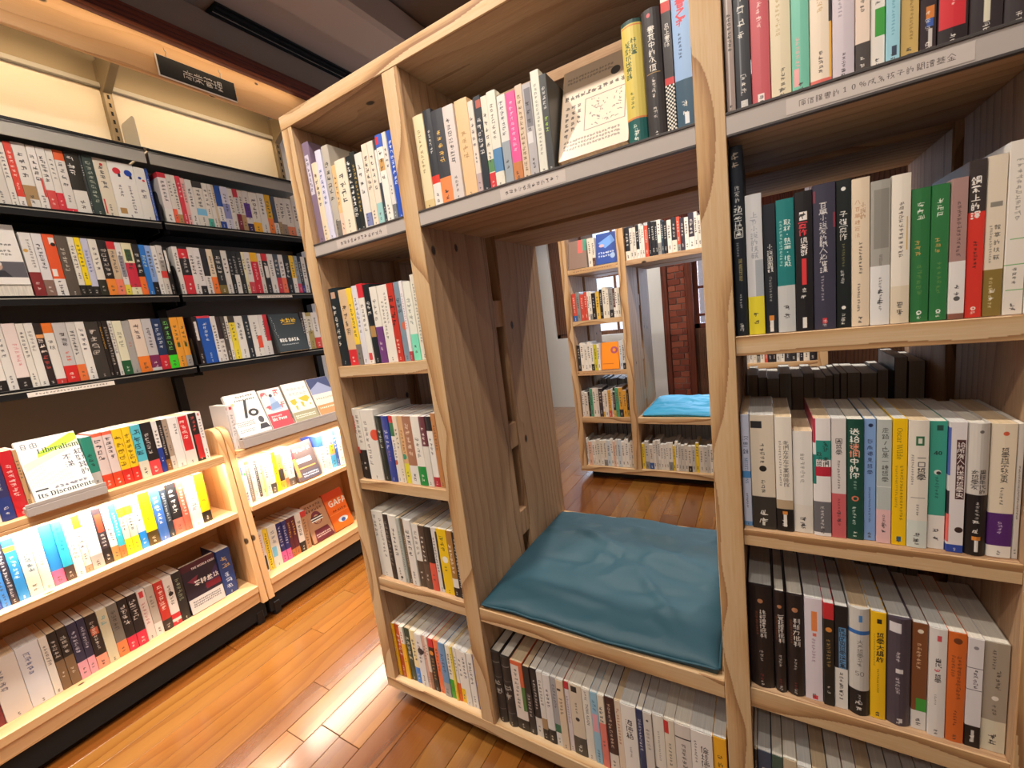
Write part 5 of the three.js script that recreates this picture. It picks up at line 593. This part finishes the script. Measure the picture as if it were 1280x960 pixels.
// ------------------------------------------------------------------ books on the pine display units
const rowL = (k, from, list, anchor, where, seed) => bookRow({ run: 'z', base: [[-.902, -.908, -.905][k], LOWY[k], 0], from, list, anchor, where, group: `books on ${where}`, seed, px: 256, kind: 'wall', jitter: .003, depth: .14, fromEnd: from < 285, lim: from < 285 ? [-.83, .047] : [.113, .73] });
rowL(0, -14, [
  [4, .2, '#cfcac4', ['b', .3, '#d8d6d0'], ['t', .6, '#26242c']], [22, .21, '#3a3766', ['b', .35, '#2c3c80']], [39, .212, '#c8232c', ['p', '#f0d8d0', .2, .7, .5, .5]], [45, .21, '#c0966a'], [120, .1, null], [133, .2, '#2f8a76', ['b', .36, '#bfbbb6'], ['p', '#1c3c34', .3, .55]], [145.6, .205, '#dcc9c4', ['b', .26, '#da482a'], ['t', .06, '#e2684c'], ['p', '#3a3236', .1, .5, .5, .6]], [157, .205, '#dccac5', ['b', .26, '#da482a'], ['t', .06, '#e2684c'], ['p', '#3a3236', .1, .5, .5, .6]], [169, .205, '#efc523', ['b', .26, '#d42f28'], ['p', '#7c6014', .12, .7, .5, .7]], [179, .205, '#efc624', ['b', .26, '#d42f28'], ['p', '#7c6014', .12, .7, .5, .7]], [191, .205, '#55b6c8', ['b', .32, '#d8d4c0'], ['p', '#1f4c58', .08, .6, .5, .75]], [204.6, .205, '#221d1f', ['b', .28, '#e0484c'], ['p', '#d8d2cc', .2, .6, .4, .4]], [211, .203, '#dedad6', ['b', .48, '#203a8c']], [217, .203, '#231e20', ['b', .22, '#8c6034'], ['p', '#d6d0c8', .1, .7]], [223.6, .202, '#a08d7c', ['b', .26, '#cfc6bc']], [235, .202, '#e2deda', ['p', '#5c5856', .12, .35, .7, .3]], [249, .202, '#d9d3ce', ['r', .02, .72, '#cc2c32', .1, .85], ['p', '#f0d8d0', .1, .5, .45, .45]], [258.4, .202, '#28201f', ['r', .45, .95, '#c22c30', .2, 1], ['p', '#c8504c', .06, .4]], [264, .202, '#e2dcd8', ['r', .03, .08, '#cc3a40', .3, .6]]],
  'the shared end panel', 'liberalism unit, top', 131);
rowL(1, -14, [
  [4, .2, '#2c4a9c'], [15, .2, '#3f86d8', ['t', .3, '#1f2c48']], [25, .205, '#2b2a38', ['p', '#d8d6da', .1, .9, .5, .6]], [39, .205, '#2f86cc', ['r', .12, .2, '#e6d43c'], ['p', '#d8e4ec', .28, .65]], [56, .205, '#c2cac6', ['t', .22, '#a8d8f0'], ['b', .3, '#cfd0c2'], ['p', '#5c6a78', .3, .65, .6, .6]], [69.6, .21, '#e6e4d2', ['p', '#8a9088', .2, .6, .5, .35]], [85, .21, '#2f8ede', ['b', .24, '#f06e9c'], ['p', '#2f8ede', .1, .2]], [97, .208, '#35b8d6', ['b', .24, '#4a3c38'], ['p', '#1f6a88', .1, .5]], [109, .208, '#ece8e0', ['h', 'B2B', '#8a3c4c', .25, .42], ['p', '#77747a', .38, .7]], [118, .206, '#eae6da', ['t', .22, '#efc522'], ['b', .12, '#e48a74']], [133, .206, '#e9e6e2', ['b', .24, '#a9a8a8'], ['p', '#c27464', .14, .4, .55, .35]], [144, .206, '#3c3238', ['b', .28, '#2a2426'], ['r', .1, .42, '#e2442e', .2, .85], ['p', '#dcd8d4', .46, .7]], [153, .205, '#e8e8e6', ['b', .26, '#b08852']], [161, .205, '#39b4cc', ['b', .22, '#ee7440'], ['p', '#e6f0ee', .15, .6]], [169.5, .205, '#c9c8be', ['b', .3, '#f2dc24'], ['t', .1, '#77786c'], ['r', .12, .28, '#f0d828']], [179, .205, '#cac9bf', ['b', .3, '#f2dc24'], ['t', .1, '#77786c'], ['r', .12, .28, '#f0d828']], [188.6, .206, '#dadcda', ['b', .32, '#1f86e0']], [202, .208, '#f4dc10', ['b', .26, '#4a3c1c'], ['p', '#94841c', .1, .55]], [214, .208, '#3c6cbc', ['p', '#dce2ea', .14, .7]], [221, .207, '#2b3440', ['t', .06, '#ef9a6c'], ['p', '#c8d0d4', .12, .7]], [234, .207, '#26262a', ['b', .3, '#ef7060'], ['p', '#d8d6d4', .1, .6, .5, .5]], [242, .207, '#ee604e', ['p', '#f8dcd0', .12, .7]], [256, .207, '#efece6', ['p', '#8a8680', .3, .7]], [267, .21, '#f3cd14', ['b', .22, '#2a2620'], ['p', '#97801a', .2, .6]]],
  'the shared end panel', 'liberalism unit, middle', 132);
rowL(2, -14, [
  [9, .2, '#7a2c34', ['t', .6, '#3a3036']], [42, .205, '#dcd4cc', ['p', '#6f6a74', .18, .55, .3, .3]], [70, .207, '#dcdde2', ['p', '#5c6690', .12, .5, .4, .3]], [80, .206, '#e0dcd4', ['p', '#77736e', .15, .5]], [91, .206, '#2a2523', ['b', .5, '#7c6248'], ['p', '#e4e0d8', .14, .45, .5, .6]], [103, .206, '#2b2624', ['b', .5, '#7c6248'], ['p', '#e4e0d8', .14, .45, .5, .6]], [115, .204, '#32304a', ['b', .3, '#e0a0b0'], ['p', '#cfd0dc', .14, .55]], [124.7, .204, '#32304a', ['b', .3, '#e0a0b0'], ['p', '#cfd0dc', .14, .55]], [138.5, .203, '#261f20', ['b', .24, '#ef9c84'], ['r', .25, .38, '#cc6448', .2, .85]], [151, .203, '#cfc9ac', ['p', '#7cb0b4', .12, .3, .5, .7]], [163.5, .202, '#77726a', ['b', .28, '#f0854e'], ['p', '#4a4640', .12, .5]], [175, .203, '#231f22', ['b', .27, '#d92e4c'], ['p', '#e6e2dc', .1, .5, .5, .65]], [187, .203, '#231f22', ['b', .27, '#d92e4c'], ['p', '#e6e2dc', .1, .5, .5, .65]], [197, .202, '#e2d6d0', ['r', .03, .15, '#d03c44', .25, .75], ['p', '#b87a78', .25, .7]], [207, .202, '#bdb5aa', ['b', .25, '#e6e2de'], ['p', '#77706a', .2, .45]], [218, .202, '#c8362e', ['b', .22, '#3a302e'], ['p', '#f2dcd2', .08, .6, .5, .65]], [229, .202, '#e6e2de', ['b', .24, '#d4303c'], ['o', .55, .35, .26, '#1f1b1c'], ['r', .86, .92, '#e6e2de']], [240, .204, '#25262a', ['p', '#9fb090', .12, .6]], [283, .1, null], [299, .205, '#25407e', ['p', '#d0b070', .15, .45, .5, .6], ['p', '#c8d4e4', .5, .9, .5, .5]]],
  'the shared end panel', 'liberalism unit, bottom', 133);
rowL(0, 288, [[295.5, .2, '#e6e0de', ['r', .04, .1, '#cc3a40', .3, .7], ['p', '#9a9698', .2, .7]], [303, .2, '#e6e0de', ['r', .04, .1, '#cc3a40', .3, .7], ['p', '#9a9698', .2, .7]]], 'the shared end panel', 'second unit, top', 134);
rowL(1, 307, [[316.5, .195, '#dfe4ee', ['r', .1, .3, '#5a7ad0', 0, .4], ['r', .25, .32, '#58b060', .5, .9], ['p', '#4c5cb0', .7, .95]], [321, .195, '#8c8780', ['t', .08, '#e2604a'], ['p', '#e0dcd4', .15, .9]], [326, .195, '#e4e0da'], [330.5, .195, '#e6e4e0', ['r', .05, .95, '#4c4a4c', .15, .9], ['p', '#d8d4d0', .1, .9]], [336.4, .195, '#ece6c0', ['r', 0, 1, '#efe08a', .5, 1]], [342, .195, '#e6e4dc'], [348.4, .195, '#e4e4e0', ['b', .25, '#54504e'], ['p', '#90a4b0', .1, .6]], [353, .196, '#f6dc14'], [360, .196, '#ecc05a', ['r', .48, .78, '#4a423c', .1, .9], ['t', .1, '#5c7084'], ['b', .2, '#efa43c']], [364, .195, '#ecc8bc', ['b', .25, '#ef8054']], [371.6, .195, '#e9e4dc', ['b', .2, '#5c5854']], [404, .1, null], [411, .198, '#e8e6e0', ['t', .3, '#3c6ae0']], [417, .198, '#e8e4dc'], [422.8, .2, '#e99ab0', ['r', .35, .6, '#efb43c'], ['b', .36, '#4aa4d8']], [426.7, .2, '#4068b4'], [433, .2, '#e8e6e0'], [442, .2, '#d4d0c8'], [452, .2, '#8a96a0']], 'the shared end panel', 'second unit, middle', 135);
rowL(2, 329, [[339, .205, '#e2dcd2', ['p', '#c86a5c', .08, .6, .55, .3], ['r', .6, .95, '#2c2a28', .6, .85]], [344.5, .204, '#efd236', ['p', '#55502a', .1, .9]], [355, .203, '#dcd8cc', ['r', .5, .75, '#7cc0dc', .1, .6], ['p', '#8a9098', .1, .45]], [361.4, .2, '#2a2c68', ['b', .28, '#d8609c'], ['p', '#dcdce8', .1, .6]], [367, .2, '#2b2d69', ['b', .28, '#d8609c'], ['p', '#dcdce8', .1, .6]], [372, .2, '#5c2430', ['p', '#e0b858', .1, .5], ['b', .2, '#b86c3c']], [377.7, .2, '#5c2430', ['p', '#e0b858', .1, .5], ['b', .2, '#b86c3c']], [384.5, .2, '#ddd5cc', ['b', .26, '#2c2826']], [391, .2, '#b88c66', ['t', .15, '#c83a34'], ['p', '#6a4630', .2, .9]]], 'the shared end panel', 'second unit, bottom', 136);
// ------------------------------------------------------------------ books shown face out
const HP = Math.PI / 2, poly = (g, c, pts) => { g.fillStyle = c; g.beginPath(); pts.forEach(([x, y], i) => i ? g.lineTo(x, y) : g.moveTo(x, y)); g.fill(); }, rect = (g, c, x, y, w, h) => { g.fillStyle = c; g.fillRect(x, y, w, h); }, disc = (g, c, x, y, rx, ry = rx) => { g.fillStyle = c; g.beginPath(); g.ellipse(x, y, rx, ry, 0, 0, 7); g.fill(); };
const type = (g, s, x, y, size, c, font = 'bold {}px sans-serif', w) => { g.save(); g.font = font.replace('{}', size); g.fillStyle = c; g.textAlign = 'left'; g.textBaseline = 'middle'; g.translate(x, y); if (w) g.scale(w / g.measureText(s).width, 1); g.fillText(s, 0, 0); g.restore(); };
// ledge that carries the face-out books on the first unit
const ledge = thing('display_ledge', 'grey card ledge under the face-out book on liberalism', 'ledge', [-.872, LOWY[0] + .0006, .425]); board('tray', ledge, M.rail, -.02, .022, .0, .028, -.095, .095, 2, .002); board('lip', ledge, M.rail, .018, .022, .028, .04, -.095, .095, 2, .001);
faceBook('displayed_book', .14, .205, .02, (g, w) => {
  rect(g, '#dcdcd6', 0, 0, w, 100); poly(g, '#a9d83a', [[20, 24], [62, 2], [72, 4], [70, 12], [34, 36], [18, 40]]); poly(g, '#dfe6b4', [[2, 38], [70, 14], [70, 22], [2, 50]]);
  g.strokeStyle = '#a3a0ae'; g.lineWidth = .6; for (let i = 0; i < 18; i++) { g.beginPath(); g.moveTo(2 + i * 2.6, i < 8 ? 40 : 58); g.lineTo(2 + i * 2.6, 78); g.stroke(); }
  row100(g, '自由~'.replace('~', ''), 3, 5, 10, '#5c5c64', .06); type(g, 'Liberalism', 20, 22, 11, '#25252c', 'bold {}px serif', 48); stroke100(g, '不滿', 44, 36, 11, '#3a3846', .07); stroke100(g, '和對其的', 58, 30, 11, '#3a3846', .07); rect(g, '#2a2a30', 3, 82, 14, 2.4); greek(g, 24, 82, 34, 1, 5, '#6c6a76', 3); type(g, 'Its Discontents', 3, 93, 10, '#25252c', 'bold {}px serif', 66);
}, '#d8d8d2', 'grey and lime face-out book on liberalism on the grey card ledge', [-.866, LOWY[0] + .0285, .422], HP, .36);
faceBook('displayed_book', .142, .205, .02, (g, w) => { rect(g, '#dfddd8', 0, 0, w, 100); greek(g, 22, 6, 34, 1, 5, '#77756f', 5); greek(g, 18, 15, 40, 1, 4, '#5a5854', 15); poly(g, '#3a3a3c', [[36, 18], [42, 18], [31, 60], [25, 60]]); disc(g, '#3a3a3c', 47, 50, 11, 9); disc(g, '#dfddd8', 47, 50, 5, 4); disc(g, '#cdb676', 10, 24, 5, 4); disc(g, '#4a4a50', 56, 70, 6, 8); poly(g, '#3c3c44', [[46, 92], [50, 80], [64, 80], [69, 92]]); greek(g, 4, 66, 36, 3, 2.8, '#8a8884', 7); greek(g, 4, 84, 30, 2, 2.8, '#8a8884', 9); }, '#dcd8d4', 'white face-out book with a large percent sign on the second display unit', [-.878, LOWY[0] + .0405, -.207], HP, .4);
faceBook('displayed_book', .105, .2, .015, (g, w) => { rect(g, '#e2d3cc', 0, 0, w, 100); rect(g, '#cf4a54', 0, 62, w, 38); for (const [x, y] of [[6, 12], [38, 12], [8, 46], [40, 46]]) { stroke(g, clump(rng(x + y)), x - 5, y - 8, 16, 16, '#d2555c', .13); } disc(g, '#3a3a48', 25, 18, 4, 4); poly(g, '#9fb2cc', [[20, 22], [31, 22], [40, 56], [14, 58]]); poly(g, '#7e96ba', [[16, 40], [36, 34], [40, 50], [14, 54]]); type(g, 'Mc Pose', 6, 78, 11, '#f4e6e2', 'bold {}px sans-serif', 36); greek(g, 6, 68, 24, 1, 4, '#f0d8d4', 4); }, '#cfc6c0', 'red-footed face-out book with a pale blue figure, second display unit', [-.874, LOWY[0] + .04, -.335], HP, .38);
faceBook('displayed_book', .128, .205, .016, (g, w) => { rect(g, '#d8d2cb', 0, 0, w, 100); rect(g, '#9a9477', 0, 76, w, 24); greek(g, 8, 12, 44, 2, 9, '#aaa8a6', 11); const c = '#c0a83c'; poly(g, c, [[6, 44], [20, 42], [22, 52], [14, 58], [8, 54]]); poly(g, c, [[14, 60], [20, 60], [18, 72], [15, 70]]); poly(g, c, [[28, 42], [52, 38], [58, 46], [48, 56], [36, 50]]); poly(g, c, [[30, 52], [38, 54], [36, 68], [32, 64]]); poly(g, c, [[50, 60], [57, 61], [54, 66]]); greek(g, 4, 84, 50, 2, 3.2, '#e0dcd2', 6); }, '#cfcac2', 'pale face-out book with an olive world map on the second display unit', [-.882, LOWY[0] + .04, -.468], HP, .38);
faceBook('displayed_book', .125, .205, .016, (g, w) => { rect(g, '#e3d2c2', 0, 0, w, 100); rect(g, '#3c4468', 0, 0, w, 44); poly(g, '#8a92b0', [[0, 30], [30, 12], [60, 34], [60, 44], [0, 44]]); rect(g, '#d28a5c', 0, 74, w, 26); greek(g, 5, 54, 48, 1, 6, '#b08a78', 8); greek(g, 5, 80, 44, 1, 5, '#f0dccc', 8); }, '#d8ccc0', 'navy and cream face-out book past the map book', [-.882, LOWY[0] + .04, -.604], HP, .38);
const ledge2 = thing('display_ledge', 'grey card ledge under the face-out books on the second display unit', 'ledge', [-.884, LOWY[0] + .0006, -.41]); board('tray', ledge2, M.rail, -.02, .02, 0, .0395, -.27, .275, 2, .002); board('lip', ledge2, M.rail, .016, .02, .0395, .048, -.27, .275, 2, .001);
faceBook('displayed_book', .17, .21, .02, (g, w) => { rect(g, '#2f393e', 0, 0, w, 100); row100(g, '大數據', 27, 12, 13, '#eec02c', .16); rect(g, '#caa02c', 30, 27, 32, 2); type(g, 'BIG DATA', 8, 70, 12, '#f2f0ea', 'bold {}px sans-serif', 52); greek(g, 10, 80, 46, 1, 3, '#a8aeb0', 2); for (let i = 0; i < 14; i++) disc(g, '#d8d8d4', 4 + 5 * hash2(i, 3, 1), 8 + i * 4, .8); }, '#2b3438', 'dark slate face-out book with yellow and white lettering on the wall shelving', [-1.072, ROWY[2], -.596], HP, .24);
faceBook('displayed_book', .125, .205, .022, (g, w) => { rect(g, '#2b2230', 0, 0, w, 100); rect(g, '#4a1f2c', 0, 0, w, 14); poly(g, '#7c2c44', [[6, 34], [26, 28], [18, 44]]); poly(g, '#3c2c58', [[30, 60], [62, 20], [62, 60]]); rect(g, '#7c2030', 34, 52, 28, 12); type(g, 'THE WORLD ENDS', 18, 12, 6, '#e6e0da', 'bold {}px sans-serif', 42); row100(g, '零時差攻', 16, 38, 11, '#efece6', .15, 1.02); rect(g, '#cfccc8', 0, 70, w, 30); greek(g, 6, 76, 48, 3, 3, '#77747a', 6); }, '#2a242c', 'dark purple face-out book with a pale paper band, bottom of the liberalism unit', [-.9, LOWY[2], .1155], HP, .1);
faceBook('displayed_book', .124, .205, .02, (g, w) => { rect(g, '#b88a66', 0, 0, w, 100); greek(g, 8, 6, 44, 2, 7, '#5c3c2c', 6); disc(g, '#6c2c34', 30, 42, 14, 17); poly(g, '#6c2c34', [[8, 100], [12, 70], [50, 70], [60, 100]]); disc(g, '#c99c78', 30, 46, 9, 12); for (let i = 0; i < 4; i++) rect(g, i % 2 ? '#e8e4dc' : '#2c2c30', 14, 38 + i * 3, 32, 3); rect(g, '#4c2024', 25, 54, 9, 1.6); greek(g, 12, 82, 40, 2, 3.4, '#e2c8b4', 4); }, '#a87c58', 'brown face-out book with a blindfolded portrait, bottom of the second unit', [-.9, LOWY[2], -.438], HP, .34);
faceBook('displayed_book', .122, .215, .018, (g, w) => { rect(g, '#ee6c1c', 0, 0, w, 100); rect(g, '#e2501c', 0, 0, w, 20); type(g, 'GAFA', 8, 32, 22, '#f0e2d4', 'bold {}px sans-serif', 52); greek(g, 12, 48, 36, 1, 6, '#7c3414', 9); rect(g, '#f6a45c', 2, 58, w - 4, 1); disc(g, '#e6e8ec', 32, 78, 14, 7); disc(g, '#3c5ca0', 32, 80, 6, 5); }, '#d8551c', 'bright orange face-out book beside the blindfolded portrait book', [-.9, LOWY[2], -.566], HP, .34);
faceBook('displayed_book', .125, .195, .018, (g, w) => { rect(g, '#5a4c4c', 0, 0, w, 100); rect(g, '#b8343c', 0, 10, 9, 28); rect(g, '#c4844c', 0, 38, 9, 50); row100(g, '~'.repeat(0), 0, 0, 1, '#fff'); greek(g, 10, 14, 46, 1, 11, '#f2eeea', 6); rect(g, '#efe8e0', 10, 42, 40, 12); rect(g, '#d89c54', 10, 66, 46, 3); rect(g, '#4c4854', 12, 78, 50, 20); greek(g, 14, 82, 44, 2, 4, '#c8c4cc', 6); }, '#4c4246', 'dark grey face-out book with white lettering, middle of the second unit', [-.888, LOWY[1], -.4255], HP, .3);
faceBook('displayed_book', .15, .21, .02, (g, w) => { rect(g, '#e4e0da', 0, 0, w, 100); g.strokeStyle = '#8a5a44'; g.lineWidth = 3; g.beginPath(); g.arc(44, 8, 9, 0, 7); g.stroke(); greek(g, 20, 32, 40, 1, 4, '#77746e', 5); greek(g, 26, 42, 34, 2, 4, '#8a8780', 9); rect(g, '#57545a', 0, 62, w, 26); disc(g, '#b89684', 40, 70, 6, 7); disc(g, '#cfcac6', 40, 66, 6, 4); poly(g, '#26262e', [[28, 88], [34, 77], [47, 77], [54, 88]]); }, '#d8d4ce', 'white face-out book with a small portrait photograph, middle row of wall shelves', [-1.112, ROWY[1] + .0375, .387], HP, .12);
{ const b = faceBook('displayed_book', .15, .21, .036, (g, w) => rect(g, '#d9d2c6', 0, 0, w, 100), '#d9cfbe', 'thick cream book lying flat under the white portrait book', [-1.107, ROWY[1], .387], HP, HP); }
faceBook('displayed_book', .135, .205, .04, (g, w) => { rect(g, '#cbb9a4', 0, 0, w, 100); rect(g, '#a8937c', 0, 0, w, 24); disc(g, '#2c2826', 52, 20, 4.5); greek(g, 4, 10, 44, 2, 2.6, '#7c6c5c', 5); greek(g, 2, 30, 62, 1, 5, '#4a3f36', 33); for (let i = 0; i < 3; i++) greek(g, 4 + i * 6, 42, 4, 6 - i, 4, '#5c5148', 5 + i); g.strokeStyle = '#6a625c'; g.lineWidth = .8; g.strokeRect(24, 40, 38, 34); for (let i = 0; i < 60; i++) { g.beginPath(); const x = 26 + 32 * hash2(i, 1, 5), y = 42 + 28 * hash2(i, 2, 5); g.moveTo(x, y); g.lineTo(x + 5 * (hash2(i, 3, 5) - .3), y + 5 * (hash2(i, 4, 5) - .4)); g.stroke(); } greek(g, 4, 80, 52, 3, 2.6, '#7c7064', 3); }, '#b89a6c', 'thick beige face-out book with an engraving, on the shelf above the seat', [.852, SH[0][1] + .0005, -.022], 0, .4, undefined, 400);
// ------------------------------------------------------------------ the far bookcase and the hidden side of the near one: small books as one mass
{
  const R = rng(900), DX = -.05, pal = ['#e6e2da', '#e6e2da', '#e4dccc', '#d8d4cc', '#2a2a30', '#24242a', '#3a3a42', '#e8e4dc', '#c84a3c', '#2f5a9c', '#d8b048', '#8a8a88', '#5c3a34', '#dfd8c8'];
  const fill = (x0, x1, y, z, turn, cols = pal, hmin = .17, hvar = .035, skip = 0) => { let x = x0 + .004; while (x < x1 - .012) { const w = Math.min(.012 + R() * .018, x1 - x - .002); const col = cols[Math.floor(R() * cols.length)], marks = R() < .35 ? [['b', .2 + R() * .15, pal[Math.floor(R() * pal.length)]]] : []; if (R() >= skip) addToMass(bookShape({ w: w - .0006, h: hmin + R() * hvar, d: .14 + R() * .02, col, marks, hard: false, R, kind: 'mass', px: 120 }), [x + w / 2, y + .0007, z], turn); x += w; } };
  const L = [U[0][1] + DX, U[1][0] + DX], N = [U[1][1] + DX, U[2][0] + DX], Q = [U[2][1] + DX, U[3][0] + DX], fz = -1.95 - .02, dark = ['#2a2a30', '#24242a', '#333840', '#e0dcd4', '#3a3440', '#2c3c4c', '#d8d2c6', '#c8503c', '#20242c'], pale = ['#e6e2da', '#e4dccc', '#dcd6ca', '#c8d4dc', '#e8e6e0', '#e0b8a0', '#b8c8d8'];
  fill(L[0] + .145, L[0] + .2, SH[0][1], fz, 0, pale); fill(N[0], N[1], SH[0][1], fz, 0, dark, .18, .03);
  fill(L[0], L[1], SH[1][1], fz, 0); fill(L[0], L[0] + .17, SH[2][1], fz, 0, ['#e2ddd2', '#2a2a2c', '#dcd6c8', '#c8c020', '#e8e2d6']); fill(L[1] - .05, L[1], SH[2][1], fz, 0, pale);
  fill(L[0], L[1], SH[3][1], fz, 0, ['#dcd4c8', '#2a2426', '#e8e0d4', '#d8a03c', '#4c9a78', '#e6e2da', '#3a3034']); fill(L[0], L[1], BOT[1], fz, 0, pale); fill(N[0], N[1], BOT[1], fz, 0, ['#e6e2da', '#e2dcd2', '#d8d0c4', '#c8c4bc', '#e8c832', '#3a5a7c', '#e6e4de']);
  for (const y of [SH[1][1], SH[2][1], SH[3][1], BOT[1]]) fill(Q[0], Q[1], y, fz, 0);
  // books facing the other aisle
  const grey = ['#3a4048', '#2c3238', '#4a4c4c', '#c8c4bc', '#55504a', '#2f3a44'], bz = -2 * DEP - GAP + .012;
  fill(1.0746, 1.36, SH[2][1], bz, Math.PI, grey, .192, .014); fill(1.36, 1.4175, SH[2][1], bz, Math.PI, grey, .225, .01);
  fill(1.0746, 1.3, SH[1][1], bz, Math.PI, ['#8a5a3c', '#e6e4de', '#a6d23a', '#d8d2c6', '#c89a5c'], .235, .02); fill(1.3, 1.4175, SH[1][1], bz, Math.PI, grey, .2, .02); fill(1.0746, 1.4175, SH[3][1], bz, Math.PI, grey, .19, .02);
  for (const y of [SH[1][1], SH[2][1], SH[3][1], BOT[1]]) fill(.1, .3905, y, bz, Math.PI, grey, .19, .02);
  fill(.4375, 1.031, SH[0][1], bz, Math.PI, grey, .19, .02); fill(.4375, 1.031, BOT[1], bz, Math.PI, grey, .19, .02);
  fill(L[0], L[1], SH[3][1], bz - 1.95, Math.PI, grey, .19, .02); fill(L[0], L[1], BOT[1], bz - 1.95, Math.PI, grey, .2, .02); fill(N[0], N[1], BOT[1], bz - 1.95, Math.PI, grey, .2, .02);
  faceBook('displayed_book', .125, .19, .02, (g, w) => { rect(g, '#8c7468', 0, 0, w, 100); rect(g, '#e86a64', 34, 0, 18, 46); rect(g, '#4c9a84', 52, 0, 14, 40); }, '#77645a', 'brown face-out book with a red tab on the far bookcase', [L[0] + .072, SH[0][1], fz + .006], 0, .22);
  faceBook('displayed_book', .135, .2, .02, (g, w) => { rect(g, '#2c4c9c', 0, 0, w, 100); poly(g, '#6c9ce0', [[6, 30], [50, 8], [62, 30], [30, 50]]); disc(g, '#d8a8b4', 18, 40, 9, 5); greek(g, 6, 60, 50, 2, 7, '#d8e0ee', 3); disc(g, '#9cb4d8', 54, 76, 8, 9); }, '#2a4488', 'blue face-out picture book on the far bookcase', [L[1] - .075, SH[0][1], fz + .006], 0, .2);
  faceBook('displayed_book', .12, .185, .018, (g, w) => { rect(g, '#f08c12', 0, 0, w, 100); disc(g, '#a8506c', 46, 30, 13, 13); disc(g, '#f08c12', 46, 30, 6, 6); rect(g, '#c86410', 4, 78, 40, 3); }, '#d87a10', 'orange face-out book with a purple sunburst on the far bookcase', [L[0] + .235, SH[2][1], fz + .004], 0, .25);
}
{
  const g = mergeGeometries([mergeGeometries(massCovers), mergeGeometries(massPages)], true);
  const m = mesh('distant_books', g, [sheets.mass[0].mat, M.pages[1]], scene);
  m.userData = { label: 'rows of small books on the far bookcase, hidden faces and distant wall bay', category: 'books', kind: 'stuff' };
  if (sheets.mass.length > 1) throw new Error('the small spines need more than one sheet');
}
// small wooden cabinet standing against the far side wall
{
  const c = thing('tall_cabinet', 'tall brown timber cabinet with open shelves by the far white wall', 'cabinet', [-1.34, 0, -3.85]);
  for (const z of [-.14, .12]) board('side_panel', c, M.redWood, 0, .1, 0, 1.74, z, z + .02, 1, .002);
  for (const y of [.04, .42, .8, 1.2, 1.72]) board('shelf', c, M.redWood, 0, .095, y, y + .02, -.12, .12, 2, .002);
  board('back_panel', c, M.redWood, .001, .008, .04, 1.72, -.12, .12, 1, 0);
}
renderer.render(scene, camera);
